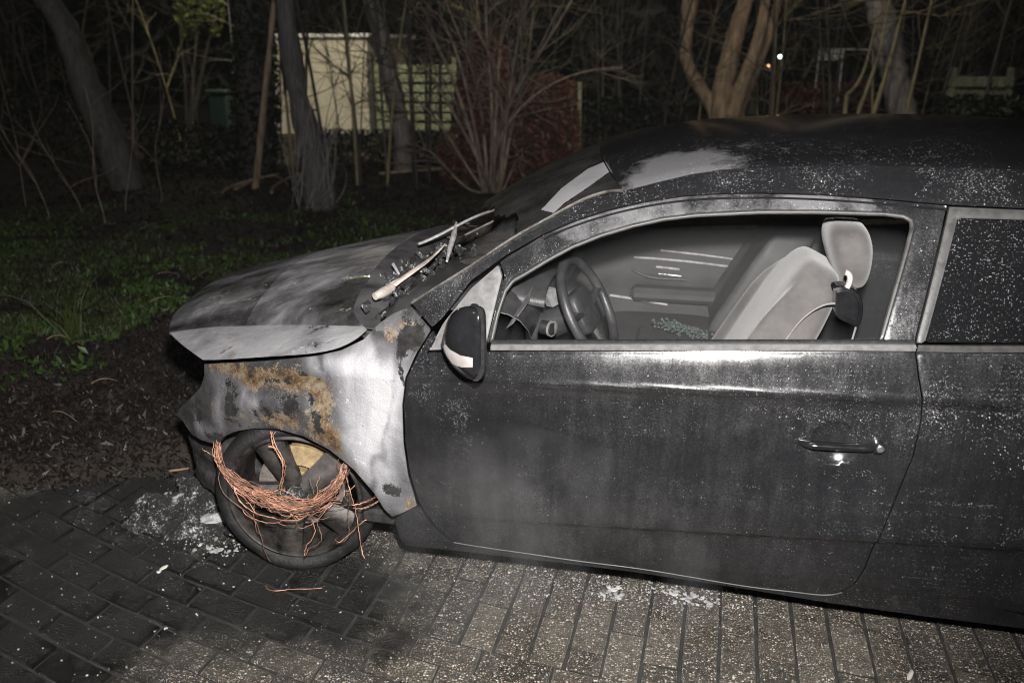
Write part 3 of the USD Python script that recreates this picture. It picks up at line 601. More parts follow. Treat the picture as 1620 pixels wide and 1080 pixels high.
# quarter window: trim band, pane, belt strip, rear pillar
q_in = side_xz([(1516, 346), (1620, 349)]); q_low = side_xz([(1464, 543), (1620, 543)]); q_out = side_xz([(1503, 328), (1450, 543)])
r_end = [(1.22, q_low[1][1] + 0.02), (1.13, q_in[1][1] - 0.004)]
pane_poly = Polygon([q_in[0], q_in[1], r_end[1], r_end[0], q_low[1], q_low[0]]).buffer(0)
band_poly = Polygon([q_out[0], (quarter_top[1][0], quarter_top[1][1] - 0.003), (1.19, quarter_top[1][1] - 0.012), (1.30, q_low[1][1] + 0.022), q_low[1], q_out[1]]).buffer(0).difference(pane_poly.buffer(0.001))
obj('quarter_window_trim', panel(band_poly, lambda x, z: Ys(x, z) + 0.001, res=0.012), 'grey_trim', car, 40)
obj('quarter_window', panel(pane_poly.buffer(-0.001), lambda x, z: Ys(x, z) + 0.005, th=0.005, res=0.02, roll=0.0), 'wet_dark_glass', car, 40)
obj('quarter_belt_strip', strip(spline(lay([side_pt(*q) for q in ((1452, 550), (1540, 551), (1620, 551))], 0.003), 14), 0.017, 0.009), 'grey_trim', car, 25)
rp = Polygon([(1.20, quarter_top[1][1] - 0.016), (1.25, zr - 0.078), (1.60, zr - 0.143), (1.96, zb(1.96)), (1.5, zb(1.5)), (1.31, q_low[1][1] + 0.02)]).buffer(0)
obj('rear_pillar', panel(rp, Ys, res=0.02), 'sooty_black_paint', car, 40, mask=paint_mask)

# --- front fender
ARCH = [(345, 703), (356, 690), (375, 682), (400, 678), (440, 679), (480, 690), (520, 711), (560, 743), (592, 780), (608, 805)]
FEND_TOP = [(323, 575), (380, 572), (440, 568), (500, 562), (540, 553), (575, 536), (598, 512), (622, 495), (650, 483)]
fend_px = FEND_TOP + [(683, 521), (659, 560), (642, 598), (637, 640), (639, 700), (646, 750), (658, 790), (661, 799), (640, 806), (622, 816)] + ARCH[::-1] + [(325, 697), (305, 688), (288, 670), (268, 662), (283, 645), (302, 628), (318, 610), (323, 592)]
fend_poly = spoly(fend_px, shrink=0.0015)
def fx(px, py): p = side_pt(px, py); return p[0], p[2]
F = lambda px, py, r, a, rz=None: (*fx(px, py), r, rz or r, a)
ASH = [F(590, 640, .11, .62, .20), F(610, 600, .07, .3, .10), F(600, 740, .09, .40, .12), F(540, 560, .09, .40, .05), F(398, 632, .035, .70, .055), F(345, 640, .03, .35, .06), F(318, 672, .05, .42, .03), F(440, 660, .03, .30, .03), F(500, 560, .10, .18, .03), F(355, 600, .06, .2, .04)]
RUST = [F(395, 584, .16, .85, .035), F(340, 585, .07, .55, .03), F(505, 640, .045, .80, .10), F(470, 608, .09, .60, .045), F(455, 668, .08, .62, .035), F(522, 690, .045, .72, .035), F(400, 655, .10, .34, .06), F(645, 800, .025, .75, .025), F(640, 515, .05, .50, .03), F(622, 545, .035, .50, .03), F(345, 640, .05, .25, .06)]
DARK = [F(366, 640, .022, .85, .07), F(312, 650, .05, .55, .03), F(448, 640, .035, .62, .05), F(425, 597, .04, .5, .014), F(345, 690, .06, .60, .022), F(495, 668, .024, .80, .045), F(470, 592, .03, .5, .02), F(624, 775, .024, .95, .03), F(650, 545, .035, .85, .06), F(668, 530, .03, .75, .04), F(640, 600, .010, .6, .12), F(300, 664, .05, .55, .03), F(430, 655, .06, .42, .03), F(505, 600, .02, .4, .02), F(480, 640, .012, .45, .04)]
def fender_mask(v):
    q_ = v + 0.06 * np.stack([fb(v, 7, 51) - .5, 0 * v[:, 0], fb(v, 7, 52) - .5], 1)
    a, r, d = blobs(v, ASH), blobs(v, RUST), blobs(v, DARK)
    streak = fb(q_ * np.array([2.4, 1, .5]), 9, 8, 5)
    fold = np.abs(fb(q_ * np.array([1.6, 1, .45]), 7, 9, 3) - .5) * 2
    a = 0.22 + a * (1.0 + 0.9 * (streak - .5)) - 0.28 * np.exp(-(fold / .10) ** 2) * (a > .25)
    left = sstep(-1.05, -1.35, v[:, 0])
    return np.stack([a, 0.02 + r, 0.02 + d + .16 * left], 1)
def fend_y(x, z):
    v = np.stack([x, 0 * x, z], 1)
    dent = 0.010 * (meshkit.fbm(v * 7, 3, 3) - 0.5) * sstep(-0.95, -1.3, x)
    t = side_pt(640, 805)
    curl = -0.022 * np.exp(-((x - t[0]) / 0.035) ** 2 - ((z - t[2]) / 0.028) ** 2)
    lip = 0.0
    tip = side_pt(270, 662)
    return Ys(x, z) - 0.003 + dent + curl + 0.05 * np.exp(-((x - tip[0]) / 0.06) ** 2) * 0.6
fender = obj('front_fender', panel(fend_poly, fend_y, res=0.008, th=0.003), 'burnt_metal', car, 40, mask=fender_mask)
# wheel-arch lip and dark liner behind it
arch3 = spline(np.array([[p[0], float(fend_y(np.array([p[0]]), np.array([p[2]]))[0]) + 0.004, p[2]] for p in (side_pt(*q) for q in ARCH)]), 50)
liner = np.array([[[p[0] + (p[0] + 1.23) * 0.02 * k, p[1] + 0.42 * k, p[2] + 0.02 * k] for k in np.linspace(0, 1, 5)] for p in arch3])
obj('wheel_arch_liner', gridmesh(liner, th=(0, 0.0, 0.006)), 'char', car, 40)

# --- bonnet
CE = np.array([on_z(*q) for q in ((268, 526, .702), (330, 518, .735), (400, 515, .765), (480, 514, .82), (575, 516, .875))])
ce_in = PchipInterpolator(CE[:, 0], CE[:, 1]); ce_z = PchipInterpolator(CE[:, 0], CE[:, 2])
XF, XR = CE[0, 0], CE[-1, 0]
qv = lambda y, ye: (y - YC) / (YC - ye)
NU, NV = 130, 121
H = np.zeros((NU, NV, 3))
for j, s in enumerate(np.linspace(-1, 1, NV)):
    xf = XF - 0.16 * (1 - s * s); 
    rear_t = abs(s)
    xr = -1.088 + 0.075 * s * s - (0.0 if rear_t < .93 else 0) + 0.055 * max(0, (rear_t - 0.85) / 0.15) ** 2
    for i, u in enumerate(np.linspace(0, 1, NU)):
        xs = XF + (XR - XF) * u
        x = xf + (xr - xf) * u
        ye, zz = float(ce_in(xs)), float(ce_z(xs))
        z = zz + 0.098 * (1 - abs(s) ** 2.3) * (0.55 + 0.45 * min(1, u * 2.2)) - 0.045 * max(0, 1 - u / 0.16) ** 2 * (1 - s * s)
        z -= 0.010 * math.exp(-((abs(s) - 0.62) / 0.05) ** 2) * u       # crease in the skin
        H[i, j] = (x, YC + s * (YC - ye), z)
def hood_mask(v):
    q_ = v + 0.10 * np.stack([fb(v, 4, 41), fb(v, 4, 42), fb(v, 4, 43)], 1)
    w = fb(q_ * np.array([1.6, 6.5, 1]), 2.6, 21, 6)
    a = 0.52 + 1.25 * (w - .5)
    def g(px, py, z, r, k, rx=None):
        p = on_z(px, py, z); return k * np.exp(-((v[:, 0] - p[0] + .12 * (w - .5)) / (rx or r)) ** 2 - ((v[:, 1] - p[1] + .12 * (fb(v, 5, 3) - .5)) / r) ** 2)
    a += g(450, 470, .87, .35, .12) + g(545, 530, .86, .1, .25) - g(552, 455, .92, .16, .5, .10) - g(520, 505, .9, .16, .35, .10) + g(600, 400, .95, .1, .25) - g(690, 352, .97, .25, .25) - .22 * np.exp(-((v[:, 1] - .30) / .07) ** 2 * (v[:, 0] > -1.5))
    s = g(548, 452, .92, .10, .62, .07) + g(540, 500, .9, .08, .40, .06) + g(560, 480, .9, .08, .4, .05)
    return np.stack([a, 0.04 + 0 * a, 0.05 + s], 1)
hood = obj('bonnet', gridmesh(H, th=(0, 0, -0.008)), 'burnt_metal', car, 40, mask=hood_mask)
LOWP = [(321, 569), (380, 567), (440, 563), (500, 558), (538, 549), (566, 534), (580, 521)]
lo3 = spline(np.array([side_pt(*q) for q in LOWP]), NU)
near = H[:, 0]
def ce_curve(u): return near[int(u)]
flank = np.zeros((NU, 17, 3))
for i in range(NU):
    for k, t in enumerate(np.linspace(0, 1, 17)):
        p = near[i] * (1 - t) + lo3[i] * t
        bulge = 0.016 * math.sin(math.pi * t) * (1 - (i / (NU - 1)) ** 4)
        flank[i, k] = p + np.array([0, -bulge, bulge * 0.5])
def flank_mask(v):
    w = fb(v, 9, 31)
    a = 0.52 + 0.65 * w + blobs(v, [(*fx(400, 545), .10, .05, .18), (*fx(480, 535), .06, .03, -.18), (*fx(540, 535), .06, .05, .3), (*fx(300, 550), .07, .08, -.05)])  # ash level raised so the colour carries the white sheen of the flank
    return np.stack([a, 0.04 + 0.34 * blobs(v, [(*fx(340, 558), .10, .02, 1.0)]), 0.02 + 0.40 * blobs(v, [(*fx(470, 532), .07, .03, 1.0), (*fx(330, 525), .1, .02, .6)])], 1)
obj('bonnet_flank', gridmesh(flank, th=(0, 0.004, -0.002)), 'burnt_metal', hood, 40, mask=flank_mask)
obj('bonnet_flank', mirror(gridmesh(flank, th=(0, 0.004, -0.002))), 'burnt_metal', hood, 40, mask=flank_mask)

# --- roof and windscreen
seam = np.array([p for p in rail3[6:]] + [[1.25, float(Ys(1.25, zr - .012)), zr - .012], [1.60, float(Ys(1.6, zr - .075)), zr - .075]])
sx = PchipInterpolator(seam[:, 0], seam[:, 1]); sz = PchipInterpolator(seam[:, 0], seam[:, 2])
zcen = PchipInterpolator([-0.40, -0.2, 0.05, 0.3, 0.7, 1.1, 1.65], [1.335, 1.395, 1.43, 1.446, 1.452, 1.43, 1.35])
R = np.zeros((70, 61, 3)); x0 = seam[0, 0]
for i, u in enumerate(np.linspace(0, 1, 70)):
    xe = x0 + (1.60 - x0) * u
    for j, s in enumerate(np.linspace(-1, 1, 61)):
        x = xe - 0.13 * (1 - s * s) * (1 - u) ** 3 + 0.05 * (1 - s * s) * u
        ye = float(sx(xe)) + 0.004; ze = float(sz(xe))
        z = ze + (float(zcen(x)) - ze) * (1 - abs(s) ** 2.2)
        if abs(s) > 0.985: z -= 0.006
        R[i, j] = (x, YC + s * (YC - ye), z)
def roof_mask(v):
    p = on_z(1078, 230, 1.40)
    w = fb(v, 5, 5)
    k = np.exp(-((v[:, 0] - p[0] - .45 * (v[:, 1] - p[1]) + .1 * (w - .5)) / 0.20) ** 2 - (np.abs(v[:, 1] - p[1] + .16 * (w - .5)) / 0.17) ** 3)  # pale patch painting the flash glare on the front of the roof
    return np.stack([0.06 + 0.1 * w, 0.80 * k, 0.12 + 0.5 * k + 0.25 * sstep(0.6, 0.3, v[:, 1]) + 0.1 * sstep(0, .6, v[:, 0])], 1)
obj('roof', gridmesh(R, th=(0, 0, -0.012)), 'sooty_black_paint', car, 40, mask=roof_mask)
edge = spline(rail3[:7], 40)
head = R[0]
WS = np.zeros((40, 41, 3))
for i in range(40):
    u = i / 39
    for j, s in enumerate(np.linspace(-1, 1, 41)):
        e = edge[i].copy(); ey = e[1] + 0.004
        cb = np.array([-0.965, 0, 0.985]); ch = np.array([head[30][0] - 0.002, 0, head[30][2] + 0.0])
        c = cb * (1 - u) + ch * u + np.array([-0.012, 0, 0.03]) * 4 * u * (1 - u)
        k = 1 - s * s
        WS[i, j] = (e[0] * (1 - k) + c[0] * k, YC + s * (YC - ey), e[2] * (1 - k) + c[2] * k - 0.002)
# surviving upper glass, burnt through below along a ragged edge
U, V = np.meshgrid(np.linspace(0, 1, 40), np.linspace(-1, 1, 41), indexing='ij')
g0 = gridmesh(WS)
uv = np.stack([U.ravel(), V.ravel()], 1)
rag = 0.30 + 0.16 * (meshkit.fbm(np.stack([V.ravel() * 3, 0 * V.ravel(), 0 * V.ravel()], 1), 4, 2) - 0.5) * 2 + 0.22 * sstep(-0.2, -0.9, V.ravel())
keep = (uv[:, 0] > rag)
fk = g0.faces[keep[g0.faces].all(1)]
ws = trimesh.Trimesh(g0.vertices, fk, process=False)
pg = [on_z(x, y, 1.2) for x, y in ((856, 333), (874, 338), (893, 320), (932, 293), (974, 262), (968, 252), (930, 268), (888, 299))]
def in_patch(c):
    from shapely import contains_xy
    out = []
    P = Polygon([(856, 332), (876, 337), (893, 321), (932, 295), (976, 263), (968, 251), (930, 267), (888, 298)])
    q = np.array([proj(p)[:2] for p in c]); return contains_xy(P, q[:, 0], q[:, 1])
pm = in_patch(ws.triangles_center)
wsm = trimesh.Trimesh(ws.vertices, ws.faces[~pm], process=False); wsm.remove_unreferenced_vertices()
wind = obj('windscreen', wsm, 'burnt_glass', car, True, label='soot-blackened windscreen with a ragged lower edge')
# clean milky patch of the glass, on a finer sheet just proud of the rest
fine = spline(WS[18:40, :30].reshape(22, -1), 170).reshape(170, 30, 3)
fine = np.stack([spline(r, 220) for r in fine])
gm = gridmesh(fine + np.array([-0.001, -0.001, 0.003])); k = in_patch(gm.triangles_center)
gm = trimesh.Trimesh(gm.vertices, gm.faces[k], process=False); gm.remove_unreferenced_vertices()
obj('milky_glass_patch', gm, 'milky_glass', wind, True)
# --- cowl tray, wipers
hr = H[-1][::2]; base = WS[0]
CW = np.zeros((14, 61, 3))
bi = np.stack([np.interp(np.linspace(0, 1, 61), np.linspace(0, 1, 41), base[:, k]) for k in range(3)], 1)
for i, u in enumerate(np.linspace(0, 1, 14)):
    p = (hr + [0.0, 0, -0.030]) * (1 - u) + (bi + [0.03, 0, -0.02]) * u
    CW[i] = p + np.array([0, 0, -0.05 * math.sin(math.pi * u) ** 0.7])[None]
n_ = meshkit.fbm(CW.reshape(-1, 3) * 14, 4, 6).reshape(14, 61)
CW[..., 2] += 0.03 * (n_ - 0.5)
obj('cowl', gridmesh(CW, th=(0, 0, -0.01)), 'cowl_char', car, True)
lip = np.zeros((6, 61, 3))
for i, u in enumerate(np.linspace(0, 1, 6)):
    lip[i] = hr + np.array([0.13 * u, 0, -0.002 - 0.03 * u * u - 0.012 * u]) + (YC - hr[:, 1:2]) * np.array([[0, 0.03 * u, 0]])
obj('cowl_panel', gridmesh(lip, th=(0, 0, -0.004)), 'cowl_grey', car, 40)
dash_burn = np.zeros((16, 40, 3))
for i, u in enumerate(np.linspace(0, 1, 16)):
    for j, t in enumerate(np.linspace(0, 1, 40)):
        y = 0.22 + (CARW - 0.44) * t
        dash_burn[i, j] = (-0.88 + 0.36 * u, y, 0.925 + 0.075 * math.sin(math.pi * min(1, u * .8)) * (1 - (2 * t - 1) ** 4))
dash_burn[..., 2] += 0.05 * (meshkit.fbm(dash_burn.reshape(-1, 3) * 9, 4, 9).reshape(16, 40) - 0.5)
obj('charred_dashboard_top', gridmesh(dash_burn, th=(0, 0, -0.01)), 'cowl_char', car, True)
def pxline(pts):
    return np.array([on_z(*p) for p in pts])
w1 = obj('wiper', tube(spline(pxline([(622, 452, .955), (655, 428, .985), (690, 401, 1.01), (704, 386, 1.03)]), 12), [.013, .012, .012, .011, .0105, .010, .009, .007, .005, .005, .004, .003], 8, squash=.5), 'scorched_bar', car, 40)
obj('wiper_pivot', tube(pxline([(593, 469, .94), (606, 463, .945), (619, 455, .95)]), [.012, .016, .015], 10), 'scorched_bar', w1, 40)
obj('wiper_stub', tube(pxline([(612, 452, .95), (632, 441, .965)]), [.004, .004], 6), 'pale_bar', w1, 40)
obj('wiper_stub', tube(pxline([(622, 418, .985), (631, 433, .965)]), [.006, .004], 6), 'pale_bar', w1, 40)
w2 = obj('wiper', tube(spline(pxline([(662, 386, 1.00), (700, 369, 1.03), (745, 346, 1.08), (790, 329, 1.14), (826, 311, 1.19), (860, 295, 1.235)]), 24), np.r_[[.010] * 12, np.linspace(.009, .004, 12)], 8, squash=.5), 'pale_bar', car, 40)
obj('wiper_joint', tube(pxline([(722, 352, 1.06), (718, 372, 1.035), (712, 392, 1.01), (707, 413, .985)]), [.004, .0105, .009, .004], 8), 'pale_bar', w2, 40)
obj('melted_trim', tube(spline(pxline([(735, 372, 1.05), (790, 345, 1.1), (835, 322, 1.15)]) , 12), .004, 6), 'cowl_char', car, 40)

deb = []
for k in range(90):
    g = np.random.default_rng(900 + k); t = g.random(); c = on_z(596 + 150 * t + g.normal(0, 16), 470 - 95 * t + g.normal(0, 14) + 6, .925 + .05 * t)
    l_ = trimesh.creation.icosphere(1, 1.0); l_.vertices = np.array(l_.vertices) * (1 + .8 * (g.random((42, 1)) - .5)) * g.uniform(.004, .02) * [g.uniform(.6, 2.2), g.uniform(.5, 1.5), .5]; l_.apply_transform(trimesh.transformations.rotation_matrix(g.uniform(0, 6), g.normal(0, 1, 3))); l_.apply_translation(c); deb.append(l_)
obj('cowl_debris', join(deb), 'ash_crust', car, 40, kind='stuff')
# --- mirrored far side (door, fender, rails) and tail
far = [panel(door_poly, Ys, res=0.03), panel(frame_poly, Ys, res=0.025), panel(seal_poly, Ys, res=0.025), panel(sail_poly, Ys, res=0.03)]
obj('far_door', mirror(join(far)), 'sooty_black_paint', car, 40, mask=paint_mask)
obj('far_side_panel', mirror(panel(ring, Ys, res=0.03)), 'sooty_black_paint', car, 40, mask=paint_mask)
obj('far_side_rail', mirror(join([panel(rail_poly, Ys, res=0.02), panel(rp, Ys, res=0.03), panel(band_poly, Ys, res=0.03)])), 'sooty_black_paint', car, 40, mask=paint_mask)
obj('far_quarter_window', mirror(panel(pane_poly, lambda x, z: Ys(x, z) + .005, th=.005, res=.03)), 'wet_dark_glass', car, 40)
obj('far_fender', mirror(panel(fend_poly, Ys, res=0.02, th=0.003)), 'burnt_metal', car, 40, mask=fender_mask)
T = np.zeros((24, 25, 3))
prof = [(1.60, zr - .03), (1.80, 1.14), (1.985, zb(1.98)), (2.05, .80), (2.10, .60), (2.07, .40), (1.98, .28)]
pr = spline(np.array([[p[0], 0, p[1]] for p in prof]), 24)
for i in range(24):
    for j, s in enumerate(np.linspace(-1, 1, 25)):
        ye = float(Ys(min(pr[i, 0], 1.98), pr[i, 2]))
        T[i, j] = (pr[i, 0] + 0.05 * (1 - s * s), YC + s * (YC - ye), pr[i, 2])
obj('tailgate', gridmesh(T, th=(-0.01, 0, 0)), 'sooty_black_paint', car, 40, mask=paint_mask)
# floor, firewall and inner structure
obj('floor_pan', box((2.9, 1.56, 0.05), (0.45, YC, 0.24), 0.01), 'char', car)
obj('firewall', box((0.05, 1.40, 0.62), (-0.93, YC, 0.58), 0.01), 'char', car)
inner = spoly(fend_px, shrink=0.05)
eng = [box((0.42, 0.75, 0.36), (-1.42, YC + .1, .56), .05), box((0.07, 0.95, 0.05), (-1.66, YC + .05, .60), .015), box((0.06, 0.95, 0.07), (-1.68, YC + .05, .40), .02), box((.05, .06, .36), (-1.66, .50, .50), .01), box((.05, .06, .36), (-1.66, 1.34, .50), .01), box((.5, .09, .12), (-1.42, .38, .66), .02), box((0.03, 0.8, .36), (-1.60, YC + .05, .46), .01)]
e = join([m.subdivide().subdivide() for m in eng]); ev = e.vertices + 0.018 * (np.stack([meshkit.fbm(e.vertices * 11, 3, s) for s in (1, 2, 3)], 1) - .5); e.vertices = ev
obj('burnt_engine_bay', e, 'char', car, 30)
br = trimesh.creation.icosphere(4, 1.0); bv = br.vertices * [.17, .12, .15]; bv *= (0.75 + 0.5 * meshkit.fbm(br.vertices * 2.2, 4, 4))[:, None]; br.vertices = bv + [-1.58, .36, .25]
obj('melted_bumper', br, 'char', car, 40)

# --- wheels
def wheel(parent, cx, cy, cz, steer, rt=0.290, flat=0.03, front=True):
    rot = trimesh.transformations.rotation_matrix(math.radians(steer), [0, 0, 1])
    def put(m):
        m = m.copy(); m.apply_transform(rot); m.apply_translation((cx, cy, cz)); return m
    def rev(profile, n=72):                                    # profile (r, y): ring round the axle (y)
        P = np.array([[[r * math.cos(a), y, r * math.sin(a)] for r, y in profile] for a in np.linspace(0, 2 * np.pi, n + 1)])
        return gridmesh(P)
    tyre = rev([(.215, 0), (.228, -.008), (rt - .028, -.010), (rt - .010, .002), (rt, .02), (rt + .001, .09), (rt, .16), (rt - .02, .185), (.215, .18), (.215, 0)])
    v = np.array(tyre.vertices); lowz = -(cz - 0.003)
    v[:, 1] -= np.where(v[:, 2] < lowz + .05, (lowz + .05 - v[:, 2]) * .5, 0) * (v[:, 1] < .08)
    v[:, 2] = np.maximum(v[:, 2], lowz); tyre.vertices = v
    w = obj('wheel', put(tyre), 'tyre_rubber', parent, 40)
    obj('rim', put(rev([(.216, .005), (.222, -.006), (.214, -.010), (.206, -.002), (.198, .03), (.188, .09), (.188, .17), (.195, .172), (.20, .09), (.216, .02), (.216, .005)])), 'sooty_alloy', w, 40)
    for k in range(5):
        a = math.radians(90 + 22 + 72 * k)
        n = 9; P = np.zeros((n, 7, 3))
        for i, r in enumerate(np.linspace(.035, .205, n)):
            half = .032 + .020 * (r / .2) ** 1.5
            for j, s in enumerate(np.linspace(-1, 1, 7)):
                rr, tt = r, s * half
                yy = .018 - .022 * math.sin(min(1, r / .2) * math.pi * .5) + .020 * s * s * (r < 1)
                P[i, j] = (rr * math.cos(a) - tt * math.sin(a), yy, rr * math.sin(a) + tt * math.cos(a))
        obj('spoke', put(gridmesh(P, th=(0, .026, 0), flip=False)), 'clean_alloy' if (front and k == 4) else 'sooty_alloy', w, 40)
    obj('hub_cap', put(tube([[0, .05, 0], [0, -.004, 0], [0, -.010, 0], [0, -.012, 0]], [.034, .034, .028, .012], 24)), 'ash_crust', w, 30)
    for k in range(5):
        a = math.radians(90 + 58 + 72 * k)
        obj('wheel_bolt', put(tube([[.055 * math.cos(a), .03, .055 * math.sin(a)], [.055 * math.cos(a), .004, .055 * math.sin(a)]], [.011, .011], 6)), 'sooty_alloy', w)
    obj('brake_disc', put(rev([(.05, .085), (.145, .085), (.145, .105), (.05, .105), (.05, .085)], 48)), 'brake_disc', w, 30)
    obj('brake_hub', put(tube([[0, .12, 0], [0, .05, 0], [0, .045, 0]], [.075, .072, .05], 24)), 'rusty_iron', w, 30)
    if front:
        ca = np.array([[[ (r) * math.cos(t), y, r * math.sin(t)] for r, y in ((.095, .045), (.165, .045), (.165, .14), (.095, .14), (.095, .045))] for t in np.linspace(math.radians(48), math.radians(95), 12)])
        obj('brake_caliper', put(gridmesh(ca, flip=True)), 'rusty_iron', w, 30)
        obj('strut', put(tube([[.02, .16, .02], [.0, .20, .38]], [.028, .03], 10)), 'char', w, 30)
    return w
HUB = on_y(463, 790, 0.10)
wheel(car, HUB[0], 0.115, 0.268, 10.0, rt=.270)
wheel(car, 1.30, 0.06, 0.297, 0.0, rt=.297, front=False)

# --- copper wiring hanging out of the wheel arch
LM = [(344, 700), (350, 730), (368, 757), (402, 778), (446, 795), (486, 800), (513, 786), (535, 762), (547, 734)]
lm = spline(np.array([on_y(x, y, yy) for (x, y), yy in zip(LM, (.12, .085, .06, .04, .03, .03, .035, .045, .06))]), 60)
def strand(line, spread, r, jitter=0.0015, n=60, seed=None):
    g = np.random.default_rng(seed)
    off = g.normal(0, spread, 3); off[1] *= .6
    ph = g.uniform(0, 6.28, 3); fr = g.uniform(1, 3.2, 3)
    t = np.linspace(0, 1, len(line))[:, None]
    wob = np.sin(t * fr * 6.28 + ph) * spread * .55
    env = (0.42 + 0.75 * np.sin(np.pi * np.clip(t * 1.02, 0, 1)) ** 1.2)
    return tube(line + (off + wob) * env + g.normal(0, jitter, line.shape) * .4, r, 4)
loom = obj('wiring_loom', join([strand(lm, .0100, .00125, .004, seed=k) for k in range(30)]), 'copper', car, True, label='bundle of bare copper wires hanging across the front wheel')
obj('sooty_wires', join([strand(lm, .0120, .0015, .004, seed=500 + k) for k in range(16)]), 'sooty_copper', loom, True)
obj('burnt_wires', join([strand(lm, .0125, .0019, .004, seed=600 + k) for k in range(9)]), 'burnt_wire', loom, True)
for k in range(26):                                   # strands that stop short or stick out
    g = np.random.default_rng(100 + k); a, b = sorted(g.integers(4, 58, 2)); b = max(b, a + 14); b = min(b, 59)
    ln = lm[a:b].copy(); end = np.linspace(0, 1, len(ln))[:, None]
    ln = ln + end ** 2 * g.normal(0, .035, 3) * [1, .4, 1] + [0, 0, -.012 * g.random()]
    obj('copper_wire', strand(ln, .011, .0012, .005, seed=200 + k), 'copper' if k % 3 else 'sooty_copper', loom, True)
LOOSE = [[(348, 745), (380, 800), (405, 822), (415, 850), (429, 886)], [(372, 770), (395, 805), (430, 818), (470, 822), (490, 812)], [(432, 684), (434, 706), (446, 728), (448, 752), (441, 782)], [(425, 705), (440, 712), (447, 735), (446, 765)],
         [(545, 748), (553, 790), (551, 830), (545, 856), (530, 860), (532, 852)], [(548, 752), (556, 780), (566, 820), (570, 850), (573, 868), (578, 884)], [(578, 822), (556, 840), (533, 858), (530, 852)], [(485, 812), (495, 830), (492, 850), (482, 862), (480, 876), (486, 868)],
         [(490, 815), (505, 835), (508, 852), (492, 866), (482, 872)], [(598, 782), (580, 792), (560, 798)], [(602, 790), (588, 800), (560, 804)], [(318, 708), (330, 716), (345, 724)], [(455, 805), (470, 828), (458, 832), (440, 826)], [(500, 805), (530, 792), (547, 786), (548, 775)],
         [(470, 800), (440, 826), (400, 820), (378, 800)], [(520, 795), (505, 815), (486, 830), (470, 832)], [(410, 790), (400, 815), (404, 835), (412, 846)], [(428, 684), (430, 700), (440, 722), (452, 740)]]
for k, ln in enumerate(LOOSE):
    g = np.random.default_rng(300 + k)
    p = spline(np.array([on_y(x, y, .02 + g.normal(0, .008)) for x, y in ln]), 22)
    n = 2 if k in (2, 3, 9, 10, 1, 17) else 1
    obj('loose_wire', join([tube(p + g.normal(0, .0022, 3) + g.normal(0, .0011, p.shape), .00125, 5) for _ in range(n)]), 'copper' if k % 4 else 'sooty_copper', loom, True)

# --- door mirror
mc = np.array([-0.575, -0.115, 0.925])
MP = [(700, 527), (706, 508), (716, 494), (732, 485), (750, 483), (762, 487), (766, 500), (766, 560), (765, 588), (758, 600), (745, 600), (725, 590), (708, 573), (699, 556)]
def mirror_shell(pts, n=18):
    """section of the shell (x, z) carried outwards from the door, closing in a blunt rounded end"""
    o = np.array([on_y(x, y, -.155) for x, y in pts]); o = spline(np.vstack([o, o[:1]]), 72)[:-1]
    ctr = np.array([on_y(742, 542, -.155)])[0]; rings = []; dr_ = ray(735, 540) / ray(735, 540)[1]
    for t in np.linspace(0, 1, n):
        if t < .35: k, y = .93 + .07 * (t / .35), .0 - .045 - .09 * t / .35
        else:
            a = (t - .35) / .65 * math.pi / 2; k, y = math.cos(a) ** .55, -.135 - .045 * math.sin(a)
        P = ctr + (o - ctr) * [k, 1, k]; dy = y + .155; P = P + dr_ * dy; P[:, 1] += .010 * (P[:, 0] - P[:, 0].mean()) / -.05 * (t > .2) * k; rings.append(P)
    P = np.array(rings); P = np.concatenate([P, P[:, :1]], 1)
    return gridmesh(P, flip=True)
mbody = mirror_shell(MP)
mcov = obj('door_mirror', mbody, 'gloss_black', car, 60)
mr0 = np.array([on_y(x, y, -.165) for x, y in ((752, 484), (763, 487), (767, 505), (768, 540), (768, 572), (765, 592), (757, 601))]); mr0 = spline(mr0, 28)
dr_ = ray(766, 540) / ray(766, 540)[1]
MR = np.array([mr0 + dr_ * .12, mr0 + dr_ * .06 + [.003, 0, 0], mr0 + [.003, 0.0, 0], mr0 + [-.001, -.010, 0], mr0 + [-.014, -.008, 0], mr0 + [-.014, .02, 0]])
obj('mirror_housing', gridmesh(MR, flip=True), 'black_plastic', mcov, 40)
lens_px = [(701, 548), (706, 562), (716, 576), (730, 581), (748, 581), (748, 566), (728, 562), (712, 553), (704, 544)]
lp = np.array([on_y(x, y, -.10) for x, y in lens_px]); 
def onto_shell(p):
    tri = trimesh.Trimesh(mbody.vertices, mbody.faces, process=True)
    from trimesh.ray.ray_triangle import RayMeshIntersector
    d = (p - EYE) / np.linalg.norm(p - EYE, axis=1, keepdims=True)
    loc, ir, it = RayMeshIntersector(tri).intersects_location(np.repeat(EYE[None], len(p), 0), d, multiple_hits=False)
    out = p.copy(); out[ir] = loc; return out - d * 0.002
lpoly = Polygon(lens_px).buffer(0)
gxx, gyy = np.meshgrid(np.arange(699, 751, 1.6), np.arange(542, 584, 1.6)); gg = np.stack([gxx.ravel(), gyy.ravel()], 1)
gg = np.vstack([gg[shapely.contains_xy(lpoly.buffer(-.8), gg[:, 0], gg[:, 1])], resample(lpoly.exterior, 1.5)])
tt = Delaunay(gg).simplices; tt = tt[shapely.contains_xy(lpoly, *gg[tt].mean(1).T)]
l3 = onto_shell(np.array([on_y(x, y, -.10) for x, y in gg]))
cr = np.cross(l3[tt[:, 1]] - l3[tt[:, 0]], l3[tt[:, 2]] - l3[tt[:, 0]]); tt = np.where(((cr * (EYE - l3[tt[:, 0]])).sum(1) > 0)[:, None], tt, tt[:, ::-1])
obj('indicator_lens', trimesh.Trimesh(l3, tt, process=False), 'lens_white', mcov, True)
foot = tube(np.array([[-.60, -.03, .905], [-.615, .01, .90], [-.635, .05, .895]]), [.03, .036, .04], 12, squash=.7)
